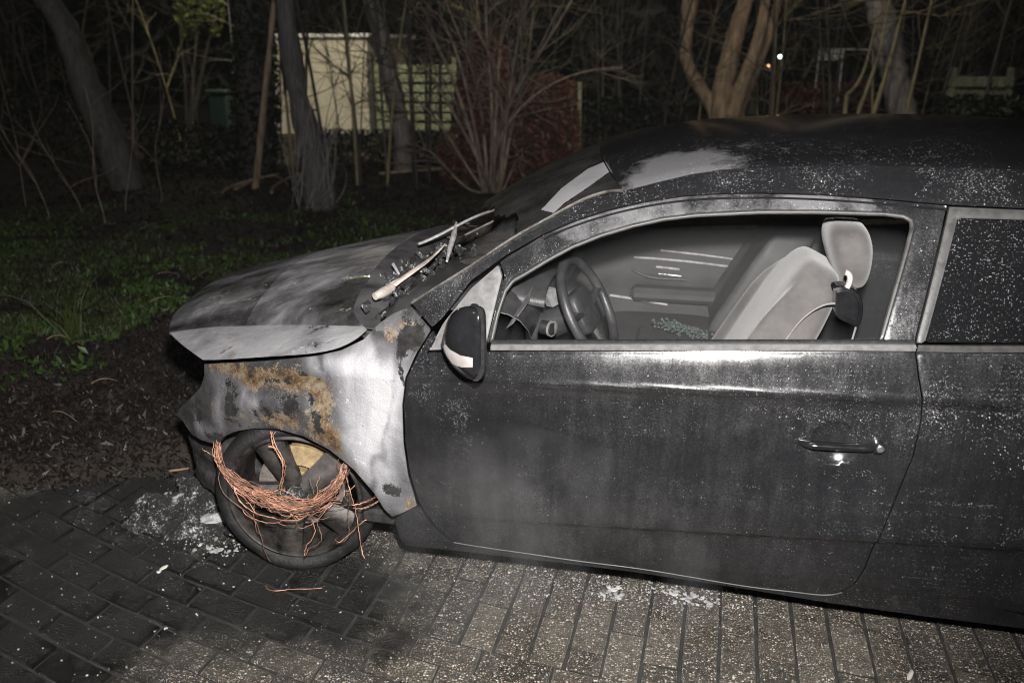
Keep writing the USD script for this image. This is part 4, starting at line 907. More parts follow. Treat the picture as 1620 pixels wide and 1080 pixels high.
obj('mirror_foot', foot, 'black_plastic', mcov, 40)
# ------------------------------------------------------------------ cabin
dprof = [(-0.92, .62), (-.90, .90), (-.80, .965), (-.62, .985), (-.50, .965), (-.455, .90), (-.47, .80), (-.55, .62)]
dp = spline(np.array([[p[0], 0, p[1]] for p in dprof]), 30)
ysd = np.linspace(.16, CARW - .16, 50)
DB = np.array([[[p[0] - .03 * ((2 * (y - .16) / (CARW - .32) - 1) ** 2 < 1), y, p[2] - .05 * max(0, 1 - (y - .16) / .12) ** 2 - .05 * (p[2] > .9) * (0.5 - .5 * math.cos(min(1, max(0, (y - .62) / .15)) * math.pi))] for y in ysd] for p in dp])
dash = obj('dashboard', gridmesh(DB, th=(0.0, 0, -.004), flip=True), 'cabin_dark', car, 40)
kn = on_y(868, 518, .165)
obj('light_switch', tube([kn + [-.02, 0, 0], kn + [.012, -.008, 0], kn + [.016, -.010, 0]], [.021, .021, .017], 20), 'black_plastic', dash, 30)
obj('light_switch_ring', tube([kn + [.008, -.007, 0], kn + [.014, -.010, 0], kn + [.0145, -.0104, 0]], [.0245, .0235, .016], 20), 'pale_trim', dash, 30)
a_ = on_y(820, 490, .17)
obj('dash_end_trim', trimesh.Trimesh([on_y(800, 520, .15), on_y(843, 452, .17), on_y(838, 475, .2), on_y(812, 512, .17)], [[0, 2, 1], [0, 3, 2]], process=False), 'pale_trim', dash)
hoodi = np.array([[[-.60 + .16 * u, .42 + .17 * math.cos(t), .955 + .055 * math.sin(t) - .02 * u] for t in np.linspace(math.pi, 0, 20)] for u in np.linspace(0, 1, 6)])
obj('instrument_hood', gridmesh(hoodi, th=(0, 0, -.008)), 'cabin_dark', dash, 40)
vv = np.array([on_y(x, y, .40) for x, y in ((862, 462), (878, 455), (890, 478), (874, 486))])
obj('air_vent', trimesh.Trimesh(np.vstack([vv, vv + [-.02, .01, 0]]), [[0, 2, 1], [0, 3, 2], [0, 1, 5], [0, 5, 4], [1, 2, 6], [1, 6, 5], [2, 3, 7], [2, 7, 6], [3, 0, 4], [3, 4, 7]], process=False), 'pale_trim', dash)
# steering wheel
sc = on_y(931, 488, .42); nrm = np.array([.88, -.14, .46]); nrm /= np.linalg.norm(nrm)
ax1 = np.cross([0, 1, 0], nrm); ax1 = np.cross(nrm, [0, 1.0, .0]); ax1 /= np.linalg.norm(ax1); ax2 = np.cross(nrm, ax1)
up_ = ax1 if ax1[2] > 0 else -ax1; sd_ = np.cross(up_, nrm)
ring_ = np.array([sc + .164 * (math.cos(t) * sd_ + math.sin(t) * up_) for t in np.linspace(0, 2 * np.pi, 61)])
stw = obj('steering_wheel', tube(ring_, .0155, 12, caps=False), 'cabin_dark', car, 40)
hub_ = soft((.15, .14, .05), .5, 3); Rm = np.eye(4); Rm[:3, 0], Rm[:3, 1], Rm[:3, 2] = sd_, up_, nrm; Rm[:3, 3] = sc - nrm * .02
hub_.apply_transform(Rm); obj('airbag_cover', hub_, 'cabin_dark', stw, 40)
for t in (0.12, math.pi - .12, -math.pi / 2):
    d = math.cos(t) * sd_ + math.sin(t) * up_
    obj('wheel_spoke', tube([sc + d * .06 - nrm * .015, sc + d * .12 - nrm * .008, sc + d * .160], [.022, .017, .014], 8, squash=.5), 'bright_metal' if t < -1 else 'cabin_dark', stw, 40)
obj('steering_column', tube([sc - nrm * .03, sc - nrm * .22], [.045, .05], 14), 'cabin_dark', stw, 40)
# seats
def seat(y0, x0, cat_front, driver):
    """front seat: x0 where the backrest meets the cushion"""
    lean = math.radians(27)
    b = soft((.17, .50, .635), .42, 4); v = np.array(b.vertices)
    tz = (v[:, 2] + .33) / .66
    v[:, 1] *= 1.0 - .26 * sstep(.62, 1.0, tz); v[:, 0] *= 1 - .12 * tz
    side = np.abs(v[:, 1]) / .25
    v[:, 0] -= .045 * sstep(.62, .95, side) * (v[:, 0] < 0) * (1 - .4 * tz)
    v[:, 2] += .33
    x = v[:, 0] * math.cos(lean) + v[:, 2] * math.sin(lean); z = -v[:, 0] * math.sin(lean) + v[:, 2] * math.cos(lean)
    b.vertices = np.stack([x + x0, v[:, 1] + y0, z + .50], 1)
    s = obj('front_seat', b, cat_front, car, 60)
    c = soft((.54, .50, .17), .4, 4); c.vertices = np.array(c.vertices) + [x0 - .24, y0, .47]
    obj('seat_cushion', c, cat_front, s, 60)
    h = soft((.125, .275, .195), .6, 4); v = np.array(h.vertices)
    tz = (v[:, 2] + .1) / .2
    v[:, 1] *= .66 + .34 * sstep(-.1, .65, tz); v[:, 0] *= .7 + .3 * sstep(-.05, .7, tz)
    v[:, 0] += .04 * (1 - tz)
    h.vertices = v + [x0 + .340, y0, 1.100]
    obj('headrest', h, cat_front, s, 60)
    for k in (-.06, .06):
        obj('headrest_post', tube([[x0 + .30, y0 + k, .98], [x0 + .35, y0 + k, 1.08]], .006, 8), 'bright_metal', s, 40)
    return s
drv = seat(.42, .055, 'seat_fabric', True)
HR = on_y(1330, 395, .40)
pas = seat(1.34, .10, 'cabin_grey', False)
# tilt lever housing on the driver's seat shoulder
lv = [(1318, 455), (1330, 452), (1357, 462), (1365, 478), (1366, 490), (1357, 516), (1340, 511), (1325, 503), (1321, 490)]
Yl = .165
lo_ = np.array([on_y(x, y, Yl) for x, y in lv]); lc = lo_.mean(0)
lo_ = spline(np.vstack([lo_, lo_[:1]]), 40)
LV = np.array([lo_ + [0, .05, 0], lo_ + [0, .006, 0], lc + (lo_ - lc) * .94 + [0, 0, 0], lc + (lo_ - lc) * .72 + [0, -.003, 0], lc + (lo_ - lc) * .68 + [0, .003, 0], lc + (lo_ - lc) * .02 + [0, .003, 0]])
lever = obj('seat_tilt_lever', gridmesh(LV, flip=True), 'gloss_black', drv, 35)
obj('lever_loop', tube(spline(np.array([on_y(x, y, Yl - .002) for x, y in ((1337, 431), (1343, 434), (1344, 446), (1340, 455))]), 14), .0075, 8), 'lens_white', lever, 40)
stitch = [[(1323, 480), (1305, 482), (1285, 492), (1268, 506), (1250, 528), (1243, 538)], [(1354, 517), (1348, 538)], [(1252, 428), (1247, 448), (1245, 482)]]
def on_seat(px, py, y0=.172): return on_y(px, py, y0)
for s_ in stitch[:2]:
    obj('seat_piping', tube(spline(np.array([on_seat(*q) for q in s_]), 16), .0028, 6), 'piping', drv, 40)
# far door card, trims
card = [(-.75, .30), (.62, .30), (.62, .93), (-.60, .90), (-.75, .85)]
cy_ = CARW - .135
cd = obj('door_card', panel(Polygon(card), lambda x, z: cy_ - .02 * sstep(.6, .7, z) + 0 * x, th=.02, res=.04), 'cabin_grey', car, 40)
def cardline(pts, r, name, m, y=None):
    obj(name, tube(spline(np.array([on_y(a, b, y or cy_ - .03) for a, b in pts]), 20), r, 8), m, cd, 40)
cardline([(1003, 407), (1060, 411), (1140, 420), (1212, 430)], .006, 'trim_strip', 'pale_bar')
cardline([(1045, 396), (1100, 402), (1160, 410), (1218, 420)], .005, 'trim_strip', 'pale_bar')
cardline([(965, 467), (1010, 474), (1056, 482)], .007, 'armrest_edge', 'pale_bar')
cardline([(1000, 425), (1020, 436), (1050, 441), (1085, 443)], .006, 'pull_handle', 'cabin_dark')
cardline([(1038, 422), (1075, 426)], .006, 'door_release', 'pale_bar'); cardline([(1042, 433), (1078, 437)], .004, 'door_release', 'bright_metal')
obj('armrest', box((.62, .10, .06), (.02, cy_ - .06, .63), .02), 'cabin_grey', cd)
obj('rear_bench', soft((.30, 1.25, .62), .4, 4).apply_translation((1.12, YC, .70)), 'cabin_dark', car, 60)
obj('tunnel_console', box((.85, .24, .30), (-.12, YC, .42), .04), 'cabin_dark', car)
# far window pane and loose glass crumbs
fw = panel(win_poly.buffer(.012), lambda x, z: Ys(x, z) + .008, th=.004, res=.04, roll=0)
obj('far_window_pane', mirror(fw), 'clear_pane', car, True)
cr = []
for k in range(260):
    c = on_y(rng.normal(1078, 20), 0, .9)
    t = rng.uniform(0, 1); px = 1045 + 70 * t + rng.normal(0, 7); py = 503 + 24 * t + abs(rng.normal(0, 7))
    p = on_y(px, py, 1.02 + rng.normal(0, .03))
    m = box(rng.uniform(.004, .010, 3), (0, 0, 0)); m.apply_transform(trimesh.transformations.random_rotation_matrix(rng.random(3))); m.apply_translation(p); cr.append(m)
obj('glass_crumbs_ledge', box((.36, .20, .03), on_y(1082, 536, 1.03), .01), 'cabin_grey', car)
single('broken_glass', join(cr), 'green_glass', 'greenish crumbs of broken window glass lying inside the burnt car', 'glass', kind='stuff')

# ------------------------------------------------------------------ debris on the pavement
def lump(size, seed, sub=4, rough=.9):
    m = trimesh.creation.icosphere(sub, 1.0); v = np.array(m.vertices)
    k = 1 + rough * (meshkit.fbm(v * 1.9 + seed * 7.3, 5, seed) - .5)
    m.vertices = v * k[:, None] * np.array(size) / 2; return m
hx, hy = np.meshgrid(np.linspace(-1, 1, 150), np.linspace(-1, 1, 120), indexing='ij')
c0 = on_z(318, 805, 0.02)
r_ = np.hypot(hx, hy) + .55 * (meshkit.fbm(np.stack([hx * 2.2, hy * 2.2, 0 * hx + 9], -1), 4, 7) - .5)
rdg = np.abs(meshkit.fbm(np.stack([hx * 3, hy * 3, 0 * hx], -1), 3, 3) - .5) * 2
hz = np.clip(1 - np.clip(r_, 0, 2) ** 1.4, 0, 1) * (.05 + .15 * rdg ** .8 + .05 * meshkit.fbm(np.stack([hx * 11, hy * 11, 0 * hx], -1), 4, 4)) - .012
single('ash_heap', gridmesh(np.stack([c0[0] + hx * .27 + hy * .10, c0[1] + hy * .21 - .0, hz], -1)), 'ash_crust', 'grey crusty heap of ash and melted bumper below the broken front corner', 'ash heap', 40, kind='stuff')
frs = [((300, 790), (.20, .07, .05), 'ash_flake', 'pale pointed slab of charred plastic on the ash heap'), ((345, 812), (.12, .10, .03), 'ash_flake', 'round white-rimmed crust on the right of the ash heap'),
       ((328, 755), (.10, .07, .09), 'ash_crust', 'upright charred lump behind the ash heap'), ((262, 826), (.06, .03, .015), 'pale_scrap', 'small white flake left of the ash heap'), ((281, 832), (.05, .018, .012), 'pale_scrap', 'narrow white sliver in front of the ash heap'),
       ((368, 836), (.09, .05, .03), 'ash_crust', 'grey crumbling clod between ash heap and tyre'), ((252, 830), (.04, .02, .012), 'pale_scrap', 'outermost tiny white flake left of the ash heap'), ((330, 775), (.14, .09, .05), 'ash_crust', 'broad grey crust at the top of the ash heap'), ((300, 760), (.10, .06, .05), 'ash_crust', 'charred lump at the back left of the ash heap'), ((362, 800), (.07, .05, .06), 'ash_crust', 'charred knob between ash heap and wheel'), ((285, 812), (.09, .04, .03), 'ash_crust', 'flat charred slab at the front left of the ash heap')]
for k, (p, s, m_, lb) in enumerate(frs):
    q = on_z(*p, .055 if m_ != 'pale_scrap' else .006)
    lm_ = lump(s, k + 3, 3, 1.3); lm_.apply_transform(trimesh.transformations.rotation_matrix(rng.uniform(0, 3), [0, 0, 1]))
    lm_.apply_translation(q); single('charred_fragment' if m_ != 'pale_scrap' else 'white_flake', lm_, m_, lb, 'fragment', 40)
def scrap(px, py, s, lb, nm='white_flake', m_='pale_scrap', ct='flake'):
    q = on_z(px, py, .007); l_ = lump(s, int(px), 2, 1.2); l_.apply_transform(trimesh.transformations.rotation_matrix(px, [0, 0, 1])); l_.apply_translation(q); single(nm, l_, m_, lb, ct, 40)
scrap(259, 897, (.035, .014, .008), 'larger of two pale flakes on the dark pavers in front of the wheel')
scrap(251, 904, (.016, .014, .008), 'smaller pale flake touching a larger one on the dark pavers')
scrap(1440, 1067, (.05, .012, .006), 'thin pale sliver on the pavers at the bottom right')
scrap(172, 672, (.045, .018, .012), 'pale dead leaf on bare soil left of the front corner', 'dead_leaf', 'pale_scrap', 'leaf')
scrap(236, 741, (.06, .02, .012), 'grey dead leaf on soil left of the ash heap', 'dead_leaf', 'ash_flake', 'leaf')
wl = spline(np.array([on_z(*q, .009) for q in ((421, 925), (425, 932), (438, 934), (455, 932), (480, 931), (510, 929))]), 26)
single('copper_strand', tube(wl, .0013, 5), 'copper', 'single thin copper strand lying on the pavers before the wheel', 'wire', True)
crumbs = []
for k in range(1900):
    if k < 800:
        t = rng.uniform(0, 1); px = 640 + 560 * t; py = 890 + 70 * t + rng.normal(0, 24) - 4
    elif k > 1450:
        px, py = rng.uniform(10, 640), rng.uniform(760, 1075)
    elif k < 1000:
        px, py = rng.normal(1010, 90), rng.normal(932, 12)
    else:
        px, py = rng.normal(330, 70), rng.normal(835, 25)
    q = on_z(px, py, .005); s = .0011 * rng.uniform(0.15, 1.0) ** -.75
    m = trimesh.creation.icosphere(0, 1.0); m.vertices = np.array(m.vertices) * s * rng.uniform(.5, 1.2, 3) + q; crumbs.append(m)
single('ash_crumbs', join(crumbs), 'ash_flake', 'scattered pale crumbs of ash and glass along the sill', 'ash', kind='stuff')
def clump(px, py, spread, n, seed, m_, lb):
    g = np.random.default_rng(seed); c = on_z(px, py, .006); ms = []
    for k in range(n):
        o = g.normal(0, 1, 2) * spread; s = g.uniform(.004, .016)
        l_ = lump((s * g.uniform(.6, 1.6), s * g.uniform(.5, 1.2), s * .45), seed + k, 2, 1.5); l_.apply_transform(trimesh.transformations.rotation_matrix(g.uniform(0, 6), [0, 0, 1])); l_.apply_translation(c + [o[0], o[1], 0]); ms.append(l_)
    single('ash_clump', join(ms), m_, lb, 'debris', 40, kind='stuff')
clump(968, 937, (.022), 34, 41, 'ash_flake', 'whitish crumbling clump on the pavers below the door')
clump(1085, 943, np.array([.06, .02]), 60, 52, 'ash_flake', 'wide flaky scatter of ash on the pavers below the door handle side')
clump(345, 868, np.array([.05, .02]), 40, 63, 'ash_flake', 'pale grit in front of the ash heap')

# thin smoke still hanging in the cabin
mat('cabin_smoke', {'v': ('principled_volume', {'color': (0.75, 0.75, 0.76), 'density': 0.10})}, [], surface=None, volume='v.volume')
smk = box((1.75, 1.36, 0.62), (0.15, YC + .02, 0.84), 0.12)
single('smoke', smk, 'cabin_smoke', 'thin grey smoke hanging inside the burnt car', 'smoke', kind='stuff')

# steam drifting from the wheel arch and over the sill
mat('steam', {'g': ('geometry', {}), 'mp': ('mapping', {'scale': (1.0, 1.0, 0.6)}), 'n': ('noise_texture', {'scale': 4.0, 'detail': 4.0, 'roughness': 0.55, 'distortion': 0.6}), 'd': ('map_range', {'from_min': 0.44, 'from_max': 0.72, 'to_min': 0.0, 'to_max': 0.62}), 'v': ('principled_volume', {'color': (0.85, 0.85, 0.86)})},
    [('g.position', 'mp.vector'), ('mp.vector', 'n.vector'), ('n.fac', 'd.value'), ('d.result', 'v.density')], surface=None, volume='v.volume')
sp = trimesh.creation.icosphere(3, 1.0); v_ = np.array(sp.vertices); v_ *= (0.75 + 0.5 * meshkit.fbm(v_ * 1.5, 3, 61))[:, None]; sp.vertices = v_ * [.50, .13, .40] + [-.42, -.20, .36]
single('steam', sp, 'steam', 'thin steam drifting before the front wheel and the lower door', 'steam', kind='stuff')
mat('haze', {'v': ('principled_volume', {'color': (0.85, 0.86, 0.88), 'density': 0.0003, 'anisotropy': 0.2})}, [], surface=None, volume='v.volume')
single('haze', box((300, 300, 12.5), (0, 20, 4.75)), 'haze', 'thin smoke haze hanging in the night air', 'haze', kind='stuff')
# ------------------------------------------------------------------ woods and gardens behind
def ground_at(px, py):
    p = on_z(px, py, 0.05); return p
def limb(pts, r0, r1, n=14, sides=9, knob=.12, seed=0):
    p = spline(np.asarray(pts, float), n); g = np.random.default_rng(seed)
    r = np.linspace(r0, r1, n) * (1 + g.normal(0, knob, n) * .5)
    return tube(p, r, sides)
def px_limb(pts, y, up=None, taper=.75, seed=0, sides=10):
    """pts: (px, py, width_px) from the foot up, in the plane y; carried on upwards beyond the frame by up metres"""
    P = np.array([on_y(a, b, y) for a, b, _ in pts]); dz = (P - EYE) @ FWD
    r = np.array([w / 2 * d / FPX for (_, _, w), d in zip(pts, dz)])
    if up:
        d = P[-1] - P[-2]; d /= np.linalg.norm(d); P = np.vstack([P, P[-1] + d * up * .5 + [0, 0, up * .1], P[-1] + d * up + [0, 0, up * .2]]); r = np.r_[r, r[-1] * .8, r[-1] * .5]
    s = np.r_[0, np.cumsum(np.linalg.norm(np.diff(P, axis=0), axis=1))]; t = np.linspace(0, s[-1], max(24, len(P) * 9))
    q = CubicSpline(s, P)(t) if len(P) > 2 else np.stack([np.interp(t, s, P[:, k]) for k in range(3)], 1)
    g = np.random.default_rng(seed)
    rr = np.interp(t, s, r) * (1 + g.normal(0, .05, len(t)))
    rr[0] *= 1.25
    m = tube(q, rr, sides); v = np.array(m.vertices); k = len(q) * sides
    ctr = np.repeat(q, sides, 0); off = v[:k] - ctr
    v[:k] = ctr + off * (0.72 + .56 * meshkit.fbm(np.stack([v[:k, 0] * 9, v[:k, 1] * 9, v[:k, 2] * 2.6], 1) + seed, 4, seed))[:, None]; m.vertices = v
    return m
def twigs(start, direction, length, r, depth, g, out):
    n = 7; p = [np.asarray(start, float)]; d = np.asarray(direction, float) / np.linalg.norm(direction)
    for k in range(n):
        d = d + g.normal(0, .11, 3) + [0, 0, .02]; d /= np.linalg.norm(d); p.append(p[-1] + d * length / n)
    p = np.array(p); out.append(tube(p, np.linspace(r, max(r * .35, .0016), n + 1), 4, caps=False))
    if depth > 0:
        for _ in range(int(g.integers(2, 5))):
            k = int(g.integers(2, n)); dd = p[k] - p[k - 1]; dd /= np.linalg.norm(dd)
            twigs(p[k], dd + g.normal(0, .55, 3), length * g.uniform(.35, .65), r * (1 - k / (n + 1)) * .75 + .001, depth - 1, g, out)
def tree(name, label, bark, limbs, y, seed, crown=True, group=None, cat='tree', up=2.5, ntw=10, foot_z=-.08):
    P = on_y(limbs[0][0][0], limbs[0][0][1], y)
    t = thing(name, label, cat, (0, 0, 0), group=group)
    g = np.random.default_rng(seed); ms = []; tw = []
    for k, l in enumerate(limbs):
        m = px_limb(l, y + (0 if k == 0 else g.normal(0, .12)), up, seed=seed + k); 
        ms.append(m)
        c = m.vertices[:-2].reshape(-1, 10, 3).mean(1)
        for _ in range(ntw):
            i = int(g.integers(len(c) // 3, len(c))); i = min(i, len(c) - 1)
            twigs(c[i], [g.normal(0, 1), g.normal(0, 1), abs(g.normal(.5, .5))], g.uniform(.4, 1.1), .009, 1, g, tw)
    foot = P.copy(); base_r = limbs[0][0][2] / 2 * ((P - EYE) @ FWD) / FPX
    if P[2] > 0: ms.append(tube(np.array([[P[0], P[1], foot_z], [P[0], P[1], P[2] * .5], P]), [base_r * 1.5, base_r * 1.2, base_r * 1.15], 10))
    obj('trunk', join(ms), bark, t, True)
    if crown and tw: obj('twigs', join(tw), bark, t, True, kind='stuff')
    return t
def leaves(P, size, g, up=.3):
    n = len(P); a = g.normal(0, 1, (n, 3)); a /= np.linalg.norm(a, axis=1, keepdims=True)
    b = np.cross(a, g.normal(0, 1, (n, 3)) + [0, 0, up]); b /= np.linalg.norm(b, axis=1, keepdims=True)
    s = size * g.uniform(.5, 1.3, (n, 1))
    c = np.cross(a, b)
    v = np.stack([P - a * s, P + b * s * .45 + c * s * .12, P + a * s, P - b * s * .45 + c * s * .12], 1).reshape(-1, 3)
    k = np.arange(n) * 4
    return trimesh.Trimesh(v, np.vstack([np.stack([k, k + 1, k + 2], 1), np.stack([k, k + 2, k + 3], 1)]), process=False)
def in_px(poly, n, g, y0, y1, fall=None):
    P = Polygon(poly); x0, z0, x1, z1 = P.bounds; out = []
    while len(out) < n:
        q = np.stack([g.uniform(x0, x1, 4000), g.uniform(z0, z1, 4000)], 1); q = q[shapely.contains_xy(P, q[:, 0], q[:, 1])]
        out += [on_y(a, b, g.uniform(y0, y1)) for a, b in q[:n - len(out)]]
    return np.array(out)
# trunks
tree('leaning_tree', 'dim grey leaning tree trunk at the far upper left', 'bark_grey', [[(205, 330, 62), (178, 230, 54), (142, 150, 48), (108, 60, 44), (76, 0, 40)]], 7.2, 11, ntw=6)
tree('pole_tree', 'pale straight leaning trunk rising behind the fence beside the cream wall', 'bark_pale', [[(640, 235, 30), (626, 160, 29), (612, 100, 28), (598, 40, 28), (586, 0, 27)]], 9.6, 12, ntw=3)
stout = tree('stout_trunk', 'stout grey tree trunk with sprouting shoots in front of the cream wall', 'bark_grey', [[(508, 332, 58), (500, 280, 50), (488, 220, 40), (474, 160, 34), (460, 80, 30), (450, 0, 28)]], 6.4, 13, ntw=26)
g = np.random.default_rng(77)
for k in range(34):
    x0 = g.uniform(462, 535); y0 = g.uniform(270, 335); yy = 6.15 + g.normal(0, .15); hh = g.uniform(60, 210)
    A = on_y(x0, y0, yy); A[2] = max(A[2], 0); B = on_y(x0 + g.normal(6, 10), y0 - hh * .5, yy + g.normal(0, .1)); C = on_y(x0 + g.normal(8, 22), y0 - hh, yy + g.normal(0, .15))
    obj('shoot', tube(spline(np.array([A, B, C]), 9), np.linspace(.007, .002, 9), 4), 'bark_pale', stout, True)
ivy = tree('ivy_tree', 'dark ivy-covered trunk left of the cream wall', 'bark_dark', [[(408, 300, 56), (406, 200, 56), (402, 100, 56), (400, 0, 54)]], 8.4, 14, crown=False)
g = np.random.default_rng(5)
ip = in_px([(362, 300), (440, 300), (442, 150), (432, 0), (372, 0), (366, 150)], 2600, g, 7.9, 8.9)
obj('ivy', leaves(ip, .055, g), 'dark_leaf', ivy, kind='stuff')
tree('thin_sapling', 'thin tan sapling standing right in front of the ivy-covered trunk', 'bark_tan', [[(404, 300, 12), (410, 240, 11), (418, 160, 10), (426, 80, 9), (434, 0, 8)]], 7.4, 15, ntw=5)
tree('forked_tree', 'many-stemmed tan tree rising behind the roof of the car', 'bark_tan', [[(1150, 230, 40), (1142, 170, 36), (1150, 110, 32), (1165, 50, 28), (1180, 0, 25)], [(1135, 190, 26), (1105, 135, 22), (1088, 100, 20), (1088, 40, 19), (1097, 0, 18)],
     [(1158, 190, 26), (1180, 120, 22), (1200, 60, 18), (1212, 0, 15)], [(1165, 190, 24), (1190, 120, 22), (1215, 60, 17), (1232, 0, 12)], [(1060, 85, 18), (1075, 50, 18), (1092, 12, 17)][:0] or [(1100, 130, 14), (1085, 70, 16), (1068, 78, 14), (1090, 20, 15)][:2] + [(1086, 0, 14)]], 11.0, 16, ntw=14)
tree('old_tree', 'big pale tree trunk with upright suckers behind the car roof at the right', 'bark_pale', [[(1432, 215, 50), (1424, 165, 46), (1412, 100, 44), (1398, 40, 42), (1388, 0, 42)]], 10.2, 17, ntw=50)
for k, l in enumerate([[(1352, 200, 7), (1372, 140, 6), (1392, 80, 5), (1402, 30, 4)], [(1378, 190, 9), (1398, 130, 7), (1412, 80, 5)], [(1340, 150, 6), (1358, 130, 5), (1378, 70, 4)], [(1432, 190, 6), (1450, 110, 5), (1470, 20, 4)]]):
    tree('sucker', ['thin bright sucker left of the big pale trunk', 'thick bright sucker touching the big pale trunk', 'short crooked sucker furthest left of the big pale trunk', 'thin sucker right of the big pale trunk'][k], 'bark_olive', [l], 9.7, 60 + k, ntw=3, up=1.0, cat='shoot')
# shrub with many stems
sh_ = thing('bare_shrub', 'bare many-stemmed shrub fanning upwards before the brown hedge', 'shrub')
g = np.random.default_rng(21)
STEMS = [((765, 300), (735, 180), (700, 90), (650, 20), 8), ((770, 305), (752, 210), (735, 130), (690, 20), 7), ((775, 300), (778, 180), (772, 80), (768, 0), 8), ((780, 300), (783, 210), (790, 90), (800, -10), 8), ((785, 300), (800, 180), (850, 90), (905, 0), 8), ((790, 300), (812, 190), (838, 110), (885, 10), 7),
         ((785, 300), (825, 170), (880, 130), (985, 108), 6), ((770, 305), (730, 250), (690, 190), (640, 150), 6), ((765, 305), (710, 270), (680, 240), (655, 245), 5), ((795, 300), (810, 270), (824, 240), (826, 235), 5), ((772, 300), (760, 170), (728, 60), (700, -10), 7), ((790, 300), (806, 150), (820, 60), (842, -10), 7), ((783, 300), (795, 200), (778, 100), (745, 40), 6), ((775, 305), (750, 240), (700, 150), (668, 110), 6)]
tw = []
for k, s_ in enumerate(STEMS):
    y = 7.8; d = 10.0
    yy = [y, y + g.normal(0, .2), y + g.normal(0, .4), y + g.normal(0, .6)]
    P = np.array([on_y(a, b, c) for (a, b), c in zip(s_[:4], yy)]); P[0, 2] = min(P[0, 2], 0.05)
    P = spline(P, 16); w = s_[4] / 2 * d / FPX
    obj('stem', tube(P, np.linspace(w, w * .4, 16), 6), 'twig_red', sh_, True)
    for _ in range(7):
        i = int(g.integers(4, 15)); dd = P[i] - P[i - 1]; dd /= np.linalg.norm(dd)
        twigs(P[i], dd + g.normal(0, .5, 3), g.uniform(.4, 1.0), .006, 1, g, tw)
obj('twigs', join(tw), 'twig_red', sh_, True, kind='stuff')
# brown hedge
g = np.random.default_rng(22)
hd = thing('brown_hedge', 'hedge still holding brown dead leaves behind the bare shrub', 'hedge')
HP = [(705, 305), (690, 235), (716, 200), (722, 140), (735, 80), (752, 48), (775, 45), (800, 75), (812, 140), (850, 120), (888, 118), (912, 132), (917, 200), (916, 300), (860, 318), (780, 312)]
obj('foliage', leaves(in_px(HP, 9000, g, 8.3, 9.6), .045, g), 'brown_leaf', hd, kind='stuff')
obj('stems', join([tube(np.array([[on_y(x, 300, 8.9)[0], 8.9, -.05], on_y(x + g.normal(0, 12), 150, 8.9)]), [.02, .008], 5) for x in range(715, 912, 14)]), 'bark_dark', hd, True)
# low dark evergreens and far thicket
g = np.random.default_rng(23)
lows = [([(515, 205), (700, 205), (712, 290), (520, 290)], 2800, 9.5, 11.0, 'low dark evergreen shrub below the slatted fence'), ([(925, 150), (1085, 160), (1080, 250), (925, 260)], 2200, 10.5, 12.0, 'dark evergreen shrub between hedge and many-stemmed tree'),
        ([(215, 180), (370, 200), (372, 320), (230, 330)], 2200, 8.5, 9.6, 'dark leafy undergrowth left of the ivy-covered trunk'), ([(0, 130), (200, 170), (215, 320), (0, 330)], 2200, 8.5, 10.0, 'dark undergrowth at the far left edge'),
        ([(1480, 150), (1640, 150), (1640, 230), (1480, 230)], 1200, 9.0, 10.0, 'dark weeds under the slatted fence at the right edge'), ([(1215, 130), (1375, 130), (1375, 210), (1215, 210)], 1500, 13.0, 15.0, 'dull brown undergrowth below the white board')]
for k, (p, n, a, b, lb) in enumerate(lows):
    t = thing('dark_shrub', lb, 'shrub')
    obj('foliage', leaves(in_px(p, n, g, a, b), .05, g), 'dark_leaf' if k < 5 else 'brown_leaf', t, kind='stuff')
    cx = sum(q[0] for q in p) / len(p)
    for dx in (-60, -25, 5, 40, 70): obj('stem', tube(np.array([[on_y(cx + dx, p[2][1], (a + b) / 2)[0], (a + b) / 2, -.05], on_y(cx + dx * 1.2, p[0][1] + 30, (a + b) / 2)]), [.02, .006], 5), 'bark_dark', t, True)
t = thing('lamplit_tree', 'yellow-green leaves lit by a lamp at the upper left', 'tree')
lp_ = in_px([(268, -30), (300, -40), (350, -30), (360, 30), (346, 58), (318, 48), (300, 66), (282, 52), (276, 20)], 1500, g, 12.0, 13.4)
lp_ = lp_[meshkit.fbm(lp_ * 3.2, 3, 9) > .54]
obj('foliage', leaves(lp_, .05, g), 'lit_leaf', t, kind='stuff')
for x1, x2 in ((292, 280), (305, 318), (318, 345)): obj('branch', tube(np.array([[on_y(300, 250, 12.9)[0], 12.9, -.1], on_y(x1, 120, 12.9), on_y(x2, 0, 12.7)]), [.05, .03, .01], 6), 'bark_dark', t, True)
lamp2 = UsdLux.SphereLight.Define(stage, '/World/garden_light'); lamp2.CreateRadiusAttr(.08); lamp2.CreateNormalizeAttr(True); lamp2.CreateColorAttr(Gf.Vec3f(1, .92, .6)); lamp2.CreateIntensityAttr(9.0)
lamp2.AddTranslateOp().Set(tuple(map(float, on_y(312, -60, 11.2))))
